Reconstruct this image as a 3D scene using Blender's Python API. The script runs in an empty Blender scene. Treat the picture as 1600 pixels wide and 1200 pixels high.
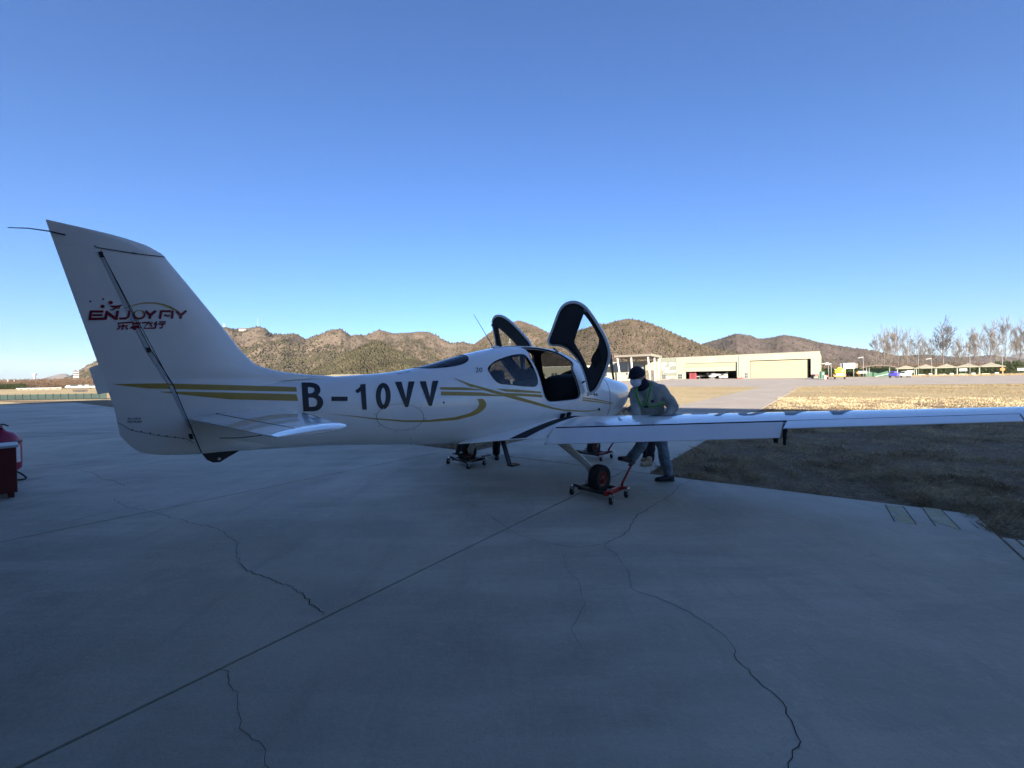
import bpy, bmesh, math, random
import numpy as np
from mathutils import Vector, Matrix
random.seed(7); rng=np.random.default_rng(11)
D=bpy.data; SC=bpy.context.scene; COL=SC.collection
rad=math.radians
# ------------------------------------------------------------------ camera
H=1.6; F=601.0; ROLL=math.atan(0.0155); PITCH=math.atan(9*math.cos(ROLL)/F)
Fw=np.array([0,math.cos(PITCH),-math.sin(PITCH)]); r0=np.array([1.,0,0]); u0=np.cross(r0,Fw)
CR=math.cos(ROLL)*r0-math.sin(ROLL)*u0; CU=math.sin(ROLL)*r0+math.cos(ROLL)*u0
CAM=np.array([0,0,H])
cd=D.cameras.new('camera'); cam=D.objects.new('camera',cd); COL.objects.link(cam); SC.camera=cam
cd.sensor_width=36; cd.lens=36*F/1600; cd.clip_start=.05; cd.clip_end=40000
cam.matrix_world=Matrix(((CR[0],CU[0],-Fw[0],0),(CR[1],CU[1],-Fw[1],0),(CR[2],CU[2],-Fw[2],H),(0,0,0,1)))
# ------------------------------------------------------------------ light
SUN_EL=rad(14.5); SUN_AZ=rad(1)      # azimuth: right of straight behind the camera
sdir=Vector((math.sin(SUN_AZ)*math.cos(SUN_EL),-math.cos(SUN_AZ)*math.cos(SUN_EL),math.sin(SUN_EL)))
W=D.worlds.new('World'); SC.world=W; W.use_nodes=True
nt=W.node_tree; nt.nodes.clear()
sky=nt.nodes.new('ShaderNodeTexSky'); sky.sky_type='NISHITA'; sky.sun_disc=False
sky.sun_elevation=SUN_EL; sky.sun_rotation=math.atan2(sdir.x,sdir.y)
sky.altitude=100; sky.air_density=.95; sky.dust_density=.8; sky.ozone_density=6.0
bg=nt.nodes.new('ShaderNodeBackground'); bg.inputs[1].default_value=.056
wo=nt.nodes.new('ShaderNodeOutputWorld'); tint=nt.nodes.new('ShaderNodeMixRGB'); tint.blend_type='MULTIPLY'; tint.inputs[0].default_value=1; tint.inputs[2].default_value=(.75,.745,.83,1); nt.links.new(sky.outputs[0],tint.inputs[1]); nt.links.new(tint.outputs[0],bg.inputs[0]); nt.links.new(bg.outputs[0],wo.inputs[0])
sl=D.lights.new('sun','SUN'); sl.energy=4.3; sl.angle=rad(.5); sl.color=(1,.92,.80)
so=D.objects.new('sun',sl); COL.objects.link(so); so.rotation_euler=sdir.to_track_quat('Z','Y').to_euler(); so.location=(20,-60,40)
vs=SC.view_settings; vs.view_transform='Standard'; vs.look='None'; vs.exposure=2.44; vs.gamma=1; vs.use_curve_mapping=False
SC.cycles.use_denoising=True
SC.cycles.max_bounces=8; SC.cycles.transparent_max_bounces=12; SC.cycles.caustics_reflective=False; SC.cycles.caustics_refractive=False
# ------------------------------------------------------------------ photo geometry helpers (reference point -> place in the world)
def ray(x,y): return (x-800)/F*CR-(y-600)/F*CU+Fw
def ground(x,y,z=0.):
    d=ray(x,y); return CAM+(z-H)/d[2]*d
def at(x,y,dep):
    d=ray(x,y); return CAM+d*dep/d[1]
# ------------------------------------------------------------------ numpy noise
def hash2(i,j,s):
    n=(i.astype(np.int64)*374761393+j.astype(np.int64)*668265263+s*1442695041)&0x7fffffff
    n=((n^(n>>13))*1274126177)&0x7fffffff
    return ((n^(n>>16))&0xffff)/65535.
def vnoise(x,y,s=0):
    i=np.floor(x);j=np.floor(y);a=x-i;b=y-j;a=a*a*(3-2*a);b=b*b*(3-2*b)
    return (hash2(i,j,s)*(1-a)+hash2(i+1,j,s)*a)*(1-b)+(hash2(i,j+1,s)*(1-a)+hash2(i+1,j+1,s)*a)*b
def fbm(x,y,o=4,s=0):
    t=0;a=.5;n=0
    for k in range(o): t=t+a*vnoise(x*2**k,y*2**k,s+k);n+=a;a*=.5
    return t/n
# ------------------------------------------------------------------ materials
def mat(name,col,rough=.6,metal=0.,coat=0.,var=.0,vscale=5.,bump=0.,bscale=40.,spec=.5,coord='Object',trans=0.,hue2=None,detail=6):
    m=D.materials.new(name); m.use_nodes=True; n=m.node_tree.nodes; l=m.node_tree.links
    b=n['Principled BSDF']; b.inputs['Base Color'].default_value=(*col,1); b.inputs['Roughness'].default_value=rough
    b.inputs['Metallic'].default_value=metal; b.inputs['Coat Weight'].default_value=coat; b.inputs['Coat Roughness'].default_value=.03
    b.inputs['Specular IOR Level'].default_value=spec; b.inputs['Transmission Weight'].default_value=trans
    if var or bump:
        tc=n.new('ShaderNodeTexCoord'); 
    if var:
        t=n.new('ShaderNodeTexNoise'); t.inputs['Scale'].default_value=vscale; t.inputs['Detail'].default_value=detail; t.inputs['Roughness'].default_value=.65
        l.new(tc.outputs[coord],t.inputs['Vector'])
        r=n.new('ShaderNodeValToRGB'); lo=[c*(1-var) for c in col]; hi=[min(1,c*(1+var)) for c in col]
        if hue2: hi=list(hue2)
        r.color_ramp.elements[0].position=.3; r.color_ramp.elements[1].position=.7
        r.color_ramp.elements[0].color=(*lo,1); r.color_ramp.elements[1].color=(*hi,1)
        l.new(t.outputs['Fac'],r.inputs['Fac']); l.new(r.outputs[0],b.inputs['Base Color'])
    if bump:
        t2=n.new('ShaderNodeTexNoise'); t2.inputs['Scale'].default_value=bscale; t2.inputs['Detail'].default_value=5
        l.new(tc.outputs[coord],t2.inputs['Vector'])
        bp=n.new('ShaderNodeBump'); bp.inputs['Strength'].default_value=bump; bp.inputs['Distance'].default_value=.02
        l.new(t2.outputs['Fac'],bp.inputs['Height']); l.new(bp.outputs[0],b.inputs['Normal'])
    return m
def glass(name,tint,fac=.12,rough=.02):
    m=D.materials.new(name); m.use_nodes=True; n=m.node_tree.nodes; l=m.node_tree.links; n.clear()
    o=n.new('ShaderNodeOutputMaterial'); t=n.new('ShaderNodeBsdfTransparent'); t.inputs[0].default_value=(*tint,1)
    g=n.new('ShaderNodeBsdfGlossy'); g.inputs['Roughness'].default_value=rough
    f=n.new('ShaderNodeLayerWeight'); f.inputs[0].default_value=.3
    mr=n.new('ShaderNodeMapRange'); mr.inputs['To Min'].default_value=fac*.5; mr.inputs['To Max'].default_value=.85
    x=n.new('ShaderNodeMixShader'); l.new(f.outputs['Fresnel'],mr.inputs[0]); l.new(mr.outputs[0],x.inputs[0]); l.new(t.outputs[0],x.inputs[1]); l.new(g.outputs[0],x.inputs[2]); l.new(x.outputs[0],o.inputs[0])
    return m
MT={}
def M_(k,*a,**kw):
    if k not in MT: MT[k]=mat(k,*a,**kw)
    return MT[k]
WHITE=M_('aircraft_white_paint',(.86,.85,.81),rough=.30,coat=1.0,var=.035,vscale=3,spec=.4)
BLACKP=M_('black_vinyl',(.012,.013,.016),rough=.4)
GOLD=M_('gold_vinyl',(.43,.29,.065),rough=.45,var=.08,vscale=8)
RED=M_('dark_red_vinyl',(.21,.012,.03),rough=.4)
BLUEDOT=M_('navy_vinyl',(.03,.015,.06),rough=.4)
RUBBER=M_('black_rubber',(.012,.012,.013),rough=.75,bump=.2,bscale=80)
DARKIN=M_('dark_interior',(.012,.012,.013),rough=.8)
LINING=M_('charcoal_door_lining',(.040,.044,.05),rough=.75,bump=.15,bscale=200)
SEAM=M_('panel_gap',(.02,.02,.024),rough=.8)
GREYM=M_('grey_painted_metal',(.22,.23,.24),rough=.45,var=.15,vscale=20)
GEARP=M_('gear_leg_paint',(.50,.51,.48),rough=.35,coat=.3,var=.06,vscale=10)
CHROME=M_('zinc_plated_steel',(.6,.6,.6),rough=.25,metal=1.)
REDP=M_('red_enamel',(.38,.025,.015),rough=.4,var=.2,vscale=15)
GLASSW=glass('tinted_cabin_glass',(.20,.225,.26),.10)
GLASSC=glass('clear_acrylic',(.82,.86,.88),.10)
# ------------------------------------------------------------------ object helpers
def tag(o,label=None,cat=None,group=None,kind=None):
    if label:o['label']=label
    if cat:o['category']=cat
    if group:o['group']=group
    if kind:o['kind']=kind
    return o
def thing(name,label,cat,loc=(0,0,0),rz=0.,group=None):
    o=D.objects.new(name,None); COL.objects.link(o); o.location=loc; o.rotation_euler=(0,0,rz); o.empty_display_size=.2
    return tag(o,label,cat,group)
def link(name,me,m=None,parent=None,smooth=False):
    o=D.objects.new(name,me); COL.objects.link(o)
    if m is not None and not me.materials: me.materials.append(m)
    if parent: o.parent=parent
    if smooth: me.polygons.foreach_set('use_smooth',[True]*len(me.polygons))
    return o
def bm_obj(name,bm,m,parent=None,smooth=False):
    bmesh.ops.recalc_face_normals(bm,faces=bm.faces[:])
    me=D.meshes.new(name); bm.to_mesh(me); bm.free(); return link(name,me,m,parent,smooth)
def pyd(name,v,f,m,parent=None,smooth=False):
    me=D.meshes.new(name); me.from_pydata([tuple(map(float,p)) for p in v],[],[tuple(map(int,q)) for q in f]); me.update()
    return link(name,me,m,parent,smooth)
def tri_mesh(name,v,tri,m,parent=None):
    me=D.meshes.new(name); nv=len(v); nt_=len(tri)
    me.vertices.add(nv); me.vertices.foreach_set('co',np.asarray(v,np.float32).ravel())
    me.loops.add(nt_*3); me.loops.foreach_set('vertex_index',np.asarray(tri,np.int32).ravel())
    me.polygons.add(nt_); me.polygons.foreach_set('loop_start',np.arange(nt_,dtype=np.int32)*3)
    me.update(calc_edges=True); me.validate(); return link(name,me,m,parent)
def box(bm,c,s,rot=None,bev=0.):
    r=bmesh.ops.create_cube(bm,size=1); vs_=r['verts']
    mtx=Matrix.Translation(c)@(rot if rot is not None else Matrix())@Matrix.Diagonal((*s,1))
    bmesh.ops.transform(bm,matrix=mtx,verts=vs_)
    if bev:
        es=list({e for v in vs_ for e in v.link_edges}); bmesh.ops.bevel(bm,geom=es,offset=bev,segments=2,affect='EDGES',profile=.6)
    return bm
def boxo(name,c,s,m,parent=None,rot=None,bev=0.):
    return bm_obj(name,box(bmesh.new(),c,s,rot,bev),m,parent)
def frame_of(t):
    t=t/np.linalg.norm(t); a=np.array([0,0,1.]) if abs(t[2])<.9 else np.array([1.,0,0]); u=np.cross(t,a); u/=np.linalg.norm(u); return u,np.cross(t,u)
def tube(bm,pts,r,n=8,closed=False,cap=True,flat=1.):
    pts=[np.asarray(p,float) for p in pts]; k=len(pts); rs=r if hasattr(r,'__len__') else [r]*k; rings=[]
    u=None
    for i,p in enumerate(pts):
        t=(pts[(i+1)%k]-pts[i-1]) if (closed or 0<i<k-1) else (pts[1]-pts[0] if i==0 else pts[-1]-pts[-2])
        t=t/(np.linalg.norm(t)+1e-12)
        if u is None: u,w=frame_of(t)
        else:
            u=u-t*(u@t); u/=np.linalg.norm(u)+1e-12; w=np.cross(t,u)
        rings.append([bm.verts.new(p+rs[i]*(math.cos(a)*u+flat*math.sin(a)*w)) for a in np.linspace(0,2*math.pi,n,endpoint=False)])
    for i in range(k if closed else k-1):
        A=rings[i];B=rings[(i+1)%k]
        for j in range(n): bm.faces.new((A[j],A[(j+1)%n],B[(j+1)%n],B[j]))
    if cap and not closed:
        bm.faces.new(rings[0][::-1]); bm.faces.new(rings[-1])
    return bm
def tubeo(name,pts,r,m,parent=None,n=8,**k): return bm_obj(name,tube(bmesh.new(),pts,r,n,**k),m,parent,True)
def lathe(bm,prof,c=(0,0,0),axis=(0,0,1),n=24):
    ax=np.array(axis,float); ax/=np.linalg.norm(ax); u,w=frame_of(ax); c=np.array(c,float); rings=[]
    for r,h in prof:
        if r<1e-5: rings.append([bm.verts.new(c+ax*h)])
        else: rings.append([bm.verts.new(c+ax*h+r*(math.cos(a)*u+math.sin(a)*w)) for a in np.linspace(0,2*math.pi,n,endpoint=False)])
    for A,B in zip(rings,rings[1:]):
        for j in range(n):
            q=[A[j%len(A)],A[(j+1)%len(A)],B[(j+1)%len(B)],B[j%len(B)]]; q=list(dict.fromkeys(q))
            if len(q)>2: bm.faces.new(q)
    return bm
def grid_faces(nu,nv,closeu=False):
    f=[]
    for i in range(nu if closeu else nu-1):
        for j in range(nv-1):
            a=i*nv+j;b=((i+1)%nu)*nv+j; f.append((a,b,b+1,a+1))
    return f
def loft(name,secs,m,parent=None,close=True,caps=True,smooth=True):
    """secs: list of rings (n,3)"""
    bm=bmesh.new(); R=[[bm.verts.new(p) for p in s] for s in secs]; n=len(R[0])
    for A,B in zip(R,R[1:]):
        for j in range(n if close else n-1): bm.faces.new((A[j],A[(j+1)%n],B[(j+1)%n],B[j]))
    if caps and close: bm.faces.new(R[0][::-1]); bm.faces.new(R[-1])
    bmesh.ops.remove_doubles(bm,verts=bm.verts[:],dist=1e-5)
    return bm_obj(name,bm,m,parent,smooth)
def auto_smooth(o,ang=35):
    me=o.data; bm=bmesh.new(); bm.from_mesh(me); a=rad(ang)
    for f in bm.faces: f.smooth=True
    for e in bm.edges: e.smooth=not(len(e.link_faces)==2 and e.calc_face_angle(0)>a)
    bm.to_mesh(me); bm.free(); return o
def dup(o,parent=None,loc=None,rz=None,label=None,deep=True):
    c=o.copy(); COL.objects.link(c)
    if parent is not None: c.parent=parent
    if loc is not None: c.location=loc
    if rz is not None: c.rotation_euler=(0,0,rz)
    if label: c['label']=label
    if deep:
        for ch in [x for x in D.objects if x.parent==o and x is not c]: dup(ch,c)
    return c
def skin(name,verts,edges,radii,m,parent=None,sub=2,disp=0.,dscale=.15,root=0):
    me=D.meshes.new(name+'_tmp'); me.from_pydata(verts,edges,[]); o=D.objects.new(name+'_tmp',me); COL.objects.link(o)
    md=o.modifiers.new('s','SKIN'); md.use_smooth_shade=True
    for i,r in enumerate(radii):
        sv=me.skin_vertices[0].data[i]; sv.radius=(r,r) if not hasattr(r,'__len__') else r; sv.use_root=(i==root)
    s=o.modifiers.new('u','SUBSURF'); s.levels=sub; s.render_levels=sub
    tx=None
    if disp:
        tx=D.textures.new(name+'_fold','CLOUDS'); tx.noise_scale=dscale; d=o.modifiers.new('d','DISPLACE'); d.texture=tx; d.strength=disp; d.texture_coords='LOCAL'
    dg=bpy.context.evaluated_depsgraph_get(); ev=o.evaluated_get(dg); out=D.meshes.new_from_object(ev); out.name=name
    D.objects.remove(o); D.meshes.remove(me)
    out.materials.clear(); return link(name,out,m,parent,True)
def blob(name,bones,m,parent=None,vox=.016,sm=5,disp=0.,dscale=.1,disp2=0.):
    """one continuous body surface: tapered capsules (ax, bx, ra, rb) fused by a voxel remesh and smoothed"""
    bm=bmesh.new()
    for a,b,ra,rb in bones:
        a=np.asarray(a,float);b=np.asarray(b,float);L=np.linalg.norm(b-a)
        if L<1e-4: b=a+np.array([0,0,1e-3]);L=1e-3
        pr=[(ra*math.sin(t),-ra*math.cos(t)) for t in np.linspace(0,math.pi/2,6)]+[(rb*math.cos(t),L+rb*math.sin(t)) for t in np.linspace(0,math.pi/2,6)]
        pr[0]=(0,pr[0][1]);pr[-1]=(0,pr[-1][1]); lathe(bm,pr,a,b-a,16)
    bmesh.ops.recalc_face_normals(bm,faces=bm.faces[:]); me=D.meshes.new(name+'_tmp'); bm.to_mesh(me); bm.free(); o=D.objects.new(name+'_tmp',me); COL.objects.link(o)
    r=o.modifiers.new('r','REMESH'); r.mode='VOXEL'; r.voxel_size=vox; r.use_smooth_shade=True
    q=o.modifiers.new('s','SMOOTH'); q.iterations=sm; q.factor=.5
    for st,sc,tp in((disp,dscale,'CLOUDS'),(disp2,dscale*.45,'CLOUDS')):
        if st:
            tx=D.textures.new(name+'_fold',tp); tx.noise_scale=sc; d=o.modifiers.new('d','DISPLACE'); d.texture=tx; d.strength=st; d.texture_coords='GLOBAL'; d.mid_level=.5
    dg=bpy.context.evaluated_depsgraph_get(); out=D.meshes.new_from_object(o.evaluated_get(dg)); out.name=name; D.objects.remove(o); D.meshes.remove(me); out.materials.clear(); return link(name,out,m,parent,True)
def catmull(P,n=8,closed=False):
    P=[np.asarray(p,float) for p in P]; k=len(P); out=[]
    for i in range(k if closed else k-1):
        a=P[i-1] if (i>0 or closed) else P[0]; b=P[i]; c=P[(i+1)%k]; d=P[(i+2)%k] if (closed or i+2<k) else P[-1]
        for t in np.linspace(0,1,n,endpoint=False):
            out.append(.5*((2*b)+(c-a)*t+(2*a-5*b+4*c-d)*t*t+(3*b-a-3*c+d)*t**3))
    if not closed: out.append(P[-1])
    return np.array(out)
def resample(P,n,closed=False):
    P=np.asarray(P,float)
    if closed: P=np.vstack([P,P[:1]])
    d=np.concatenate([[0],np.cumsum(np.linalg.norm(np.diff(P,axis=0),axis=1))]); s=np.linspace(0,d[-1],n,endpoint=not closed)
    return np.stack([np.interp(s,d,P[:,k]) for k in range(P.shape[1])],1)
def in_poly(P,x,y):
    P=np.asarray(P); ins=np.zeros(x.shape,bool); j=len(P)-1
    for i in range(len(P)):
        xi,yi=P[i];xj,yj=P[j]
        c=((yi>y)!=(yj>y))&(x<(xj-xi)*(y-yi)/(yj-yi+1e-12)+xi); ins^=c; j=i
    return ins
def nearest_on(P,q):
    A=P;B=np.roll(P,-1,0); AB=B-A; t=np.clip(((q-A)*AB).sum(1)/((AB**2).sum(1)+1e-12),0,1); C=A+AB*t[:,None]; return C[((C-q)**2).sum(1).argmin()]
# ================================================================== SETTING
def noise_mix_mat(name,c1,c2,c3,scale=(1,1,1),s1=.4,s2=6.,bump=.3,bscale=30.,rough=.9):
    """three colours mixed by a broad and a fine noise in world metres"""
    m=D.materials.new(name); m.use_nodes=True; n=m.node_tree.nodes; l=m.node_tree.links; b=n['Principled BSDF']; b.inputs['Roughness'].default_value=rough; b.inputs['Specular IOR Level'].default_value=.2
    g=n.new('ShaderNodeNewGeometry'); mp=n.new('ShaderNodeMapping'); mp.inputs['Scale'].default_value=scale; l.new(g.outputs['Position'],mp.inputs['Vector'])
    def nz(s,d=6,r=.6):
        t=n.new('ShaderNodeTexNoise'); t.inputs['Scale'].default_value=s; t.inputs['Detail'].default_value=d; t.inputs['Roughness'].default_value=r; l.new(mp.outputs[0],t.inputs['Vector']); return t.outputs['Fac']
    def ramp(f,a,bb,p0,p1):
        r=n.new('ShaderNodeValToRGB'); r.color_ramp.elements[0].position=p0; r.color_ramp.elements[1].position=p1; r.color_ramp.elements[0].color=(*a,1); r.color_ramp.elements[1].color=(*bb,1); l.new(f,r.inputs[0]); return r.outputs[0]
    A=ramp(nz(s2,8,.7),c1,c2,.35,.65); f=ramp(nz(s1,5),(0,0,0),(1,1,1),.42,.62)
    x=n.new('ShaderNodeMixRGB'); l.new(f,x.inputs[0]); l.new(A,x.inputs[1]); x.inputs[2].default_value=(*c3,1); 
    y=n.new('ShaderNodeMixRGB'); y.inputs[0].default_value=.5; l.new(A,y.inputs[1]); l.new(x.outputs[0],y.inputs[2]); l.new(y.outputs[0],b.inputs['Base Color'])
    bp=n.new('ShaderNodeBump'); bp.inputs['Strength'].default_value=bump; bp.inputs['Distance'].default_value=.05; l.new(nz(bscale,4),bp.inputs['Height']); l.new(bp.outputs[0],b.inputs['Normal'])
    return m
def concrete_mat(name,base,dark,light,s=1.):
    m=D.materials.new(name); m.use_nodes=True; n=m.node_tree.nodes; l=m.node_tree.links; b=n['Principled BSDF']; b.inputs['Specular IOR Level'].default_value=.35
    g=n.new('ShaderNodeNewGeometry')
    def mapv(sc,rz=0):
        mp=n.new('ShaderNodeMapping'); mp.inputs['Scale'].default_value=sc; mp.inputs['Rotation'].default_value=(0,0,rz); l.new(g.outputs['Position'],mp.inputs['Vector']); return mp.outputs[0]
    def nz(v,s_,d=6,r=.6,dist=0):
        t=n.new('ShaderNodeTexNoise'); t.inputs['Scale'].default_value=s_; t.inputs['Detail'].default_value=d; t.inputs['Roughness'].default_value=r; t.inputs['Distortion'].default_value=dist; l.new(v,t.inputs['Vector']); return t.outputs['Fac']
    def mr(f,a,b_,c,d):
        r=n.new('ShaderNodeMapRange'); r.inputs[1].default_value=a; r.inputs[2].default_value=b_; r.inputs[3].default_value=c; r.inputs[4].default_value=d; l.new(f,r.inputs[0]); return r.outputs[0]
    def mixc(f,a,bc):
        x=n.new('ShaderNodeMixRGB'); l.new(f,x.inputs[0]); 
        (l.new(a,x.inputs[1]) if not isinstance(a,tuple) else setattr(x.inputs[1],'default_value',(*a,1)))
        x.inputs[2].default_value=(*bc,1); return x.outputs[0]
    iso=mapv((1,1,1)); st=mapv((.35,2.2,1),rad(28)); st2=mapv((3.,.5,1),rad(-12))
    c=mixc(mr(nz(iso,.28,7,.6,.6),.38,.62,0,1.),base,dark)
    c=mixc(mr(nz(st,1.1,8,.68),.47,.72,0,.6),c,light)
    c=mixc(mr(nz(st2,1.4,8,.7),.52,.72,0,.55),c,dark)
    c=mixc(mr(nz(iso,2.3,9,.75),.55,.75,0,.6),c,light)
    c=mixc(mr(nz(iso,70,4,.75),.52,.72,0,.5),c,dark)
    c=mixc(mr(nz(iso,6,8,.85),.60,.70,0,.6),c,dark)
    c=mixc(mr(nz(iso,18,6,.8),.52,.72,0,.45),c,light)
    c=mixc(mr(nz(iso,3.2,10,.85,1.2),.55,.68,0,.55),c,dark)
    l.new(c,b.inputs['Base Color']); l.new(mr(nz(iso,1.7,6),.3,.7,.62,.9),b.inputs['Roughness'])
    bp=n.new('ShaderNodeBump'); bp.inputs['Strength'].default_value=.5; bp.inputs['Distance'].default_value=.012; l.new(nz(iso,38,7,.75),bp.inputs['Height']); l.new(bp.outputs[0],b.inputs['Normal'])
    return m
CONC=concrete_mat('apron_concrete',(.52,.468,.37),(.33,.30,.24),(.62,.565,.46))
CONCF=concrete_mat('far_apron_concrete',(.36,.30,.235),(.28,.235,.185),(.44,.375,.30))
GRASS=noise_mix_mat('dry_grass_ground',(.25,.185,.095),(.43,.325,.17),(.48,.37,.20),(1,1,1),.12,2.2,.5,12)
SHADE_SOIL=noise_mix_mat('shaded_soil_and_litter',(.10,.068,.040),(.23,.16,.095),(.27,.195,.12),(1,1,1),.5,7,.5,25)  # soil and litter, coloured darker to carry the hangar's shade
gsz=14000
tag(pyd('ground',[(-gsz,-300,-.02),(gsz,-300,-.02),(gsz,gsz,-.02),(-gsz,gsz,-.02)],[(0,1,2,3)],GRASS),kind='structure')
U_=np.array([.63,.7766]); N_=np.array([.7766,-.63]); V_E=np.array([.8255,-.5644]); J0=np.array([.80,5.16])
def isect(off,vp):   # lane line at offset off with a cross line through vp
    p=J0+N_*off; A=np.stack([U_,-V_E],1); t=np.linalg.solve(A,np.array(vp)-p); return p+U_*t[0]
LW=3.94
def slab(a,b,v0,v1,par,m=CONC,top=0.,gap=.008,name='slab'):
    q=[isect(a+gap,v0),isect(b-gap,v0),isect(b-gap,v1),isect(a+gap,v1)]; c=sum(q)/4
    q=[p+(c-p)*min(.02,gap/np.linalg.norm(c-p)) for p in q]
    v=[(*p,top-.006) for p in q]+[(*(p+(c-p)*.008/np.linalg.norm(c-p)),top) for p in q]+[(*p,-.15) for p in q]
    f=[(4,5,6,7)]+[(i,(i+1)%4,4+(i+1)%4,4+i) for i in range(4)]+[(8+i,8+(i+1)%4,(i+1)%4,i) for i in range(4)]
    return pyd(name,v,f,m,par)
apron=D.objects.new('apron',None); COL.objects.link(apron); tag(apron,kind='structure')
E0=(2.22,6.29); E1=(4.62,3.73); C1=(-10.6,8.4); BK=(-3.,-12.); C2=(-16.5,12.7)
for k in range(-13,9):
    a,b=k*LW,(k+1)*LW
    if k>=1:
        slab(a+(.10 if k==1 else 0),b,BK,E1,apron)
        if k==1: slab(a,a+.10,BK,E1,apron,gap=.012)
    else: slab(a,b,BK,E0,apron)
taxi=D.objects.new('taxiway',None); COL.objects.link(taxi); tag(taxi,kind='structure')
tl=[0,6,12,18,24,30,36,42,48,56]
for i in range(len(tl)-1):
    p0=np.array(E0)+U_*tl[i]; p1=np.array(E0)+U_*tl[i+1]
    slab(-3.40,.39,tuple(p0+U_*.012),tuple(p1),taxi,CONC if tl[i]<10 else CONCF)
def sheet(name,P,m,z): o=pyd(name,[(*p,z) for p in P],[tuple(range(len(P)))],m); return tag(o,kind='structure')
sheet('far_apron',[(-60,150),(0,78),(21.4,58.6),(31.6,50.1),(34.6,47.3),(43,50),(53,49),(63,47),(150,28),(400,0),(400,118),(160,128),(118,150),(72,190),(20,150),(-20,190)],CONCF,-.010)
sheet('shaded_verge',[(2.22,6.29),(5.05,4.33),(4.62,3.73),(30,-12),(60,-8),(34,16),(16,21.5),(13.5,20.3)],SHADE_SOIL,-.014)
sheet('shaded_verge',[(-.94,8.41),(9.3,21.2),(3.,22.5),(-26,34),(-60,44),(-52,39.5),(-27.9,25.4)],SHADE_SOIL,-.014)  # far side drawn along the hangar's shadow edge
# cracks: jagged narrow ribbons of dark dirt filling
CRACKM=M_('crack_filling',(.05,.048,.045),rough=.95)
def crack(px,w=.008,seed=0,jag=.03):
    P=np.array([ground(*p)[:2] for p in px]); r_=np.random.default_rng(seed); Lq=np.linalg.norm(np.diff(P,axis=0),axis=1).sum(); n=max(20,int(Lq/.035)); Q=resample(P,n)
    t=np.gradient(Q,axis=0); t/=np.linalg.norm(t,axis=1)[:,None]+1e-9; nn=np.stack([-t[:,1],t[:,0]],1)
    s=np.arange(n)*.035; d=(fbm(s*3,s*0+seed*7.3,4,seed)-.5)*jag*3.+(fbm(s*14,s*0+seed,3,seed+9)-.5)*jag*1.1+(r_.random(n)-.5)*jag*.55; d[0]=d[-1]=0
    Q=Q+nn*d[:,None]; ww=.52*w*(.25+1.2*fbm(s*4,s*0+3.1+seed,3,seed+5)); ww[-1]=.001; ww[0]=max(.001,ww[0]*.5)
    v=[(*a,.0035) for a in Q+nn*ww[:,None]/2]+[(*a,.0035) for a in Q-nn*ww[:,None]/2]
    o=pyd('crack',v,[(i,i+1,n+i+1,n+i) for i in range(n-1)],CRACKM,apron); return o
b2=lambda X,Y:(X/2,700+Y/2); b3=lambda X,Y:(800+X/2,700+Y/2)
crack([b2(*p) for p in [(245,70),(290,78),(320,95),(360,105),(390,120)]],.014,1)
crack([b2(*p) for p in [(310,165),(350,160),(400,185),(470,200),(550,225),(620,238),(685,250),(720,285),(745,300),(740,340),(770,380),(810,400),(890,435),(940,455),(965,490),(1005,527)]],.011,2,.035)
crack([b2(*p) for p in [(180,242),(250,222),(330,205),(400,190)]],.014,3)
crack([b2(*p) for p in [(675,695),(705,715),(700,740),(745,765),(758,830),(755,870),(790,910),(830,940),(845,990),(880,1060)]],.006,4,.02)
crack([b3(*p) for p in [(575,98),(520,115),(495,150),(440,180),(385,210),(370,250),(330,280),(288,305)]],.011,5)
crack([b3(*p) for p in [(-150,170),(-80,200),(0,262),(100,297),(200,313),(288,305)]],.007,6,.02)
crack([b3(*p) for p in [(288,305),(340,340),(360,380),(372,442),(430,455),(520,492),(620,545),(680,600),(715,670),(760,715),(845,790),(880,870),(905,920),(890,960),(900,1050)]],.009,7,.03)
crack([b3(*p) for p in [(150,320),(175,380),(210,420),(220,470),(235,490),(210,540),(185,570),(200,600),(220,630)]],.005,8,.02)
crack([b3(*p) for p in [(215,440),(290,440),(372,440)]],.0035,9,.015)
# faded yellow chevron boards painted at the slab end
YEL=mat('worn_yellow_paint',(.50,.43,.22),rough=.8,var=.25,vscale=9,hue2=(.50,.45,.29))
for A in([(1383,789),(1411,791.5),(1432,820),(1398,815.5)],[(1440,792.5),(1470,796),(1501,828),(1462,822.5)]):
    q=np.array([ground(*p)[:2] for p in A]); v=[];nn=26
    for i in range(nn):
        for j in range(nn): a,b=i/(nn-1),j/(nn-1); v.append((*((q[0]*(1-a)+q[1]*a)*(1-b)+(q[3]*(1-a)+q[2]*a)*b),.003))
    f=[(i*nn+j,i*nn+j+1,(i+1)*nn+j+1,(i+1)*nn+j) for i in range(nn-1) for j in range(nn-1) if fbm(np.array([v[i*nn+j][0]*9]),np.array([v[i*nn+j][1]*5]),3,3)[0]>.47]
    pyd('painted_mark',v,f,YEL,apron)
    for e0,e1 in((0,3),(1,2)):
        a,b=q[e0],q[e1]; n2=np.array([-(b-a)[1],(b-a)[0]]); n2=n2/np.linalg.norm(n2)*.0045; pyd('mark_groove',[(*(a-n2),.004),(*(a+n2),.004),(*(b+n2),.004),(*(b-n2),.004)],[(0,1,2,3)],CRACKM,apron)
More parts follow.
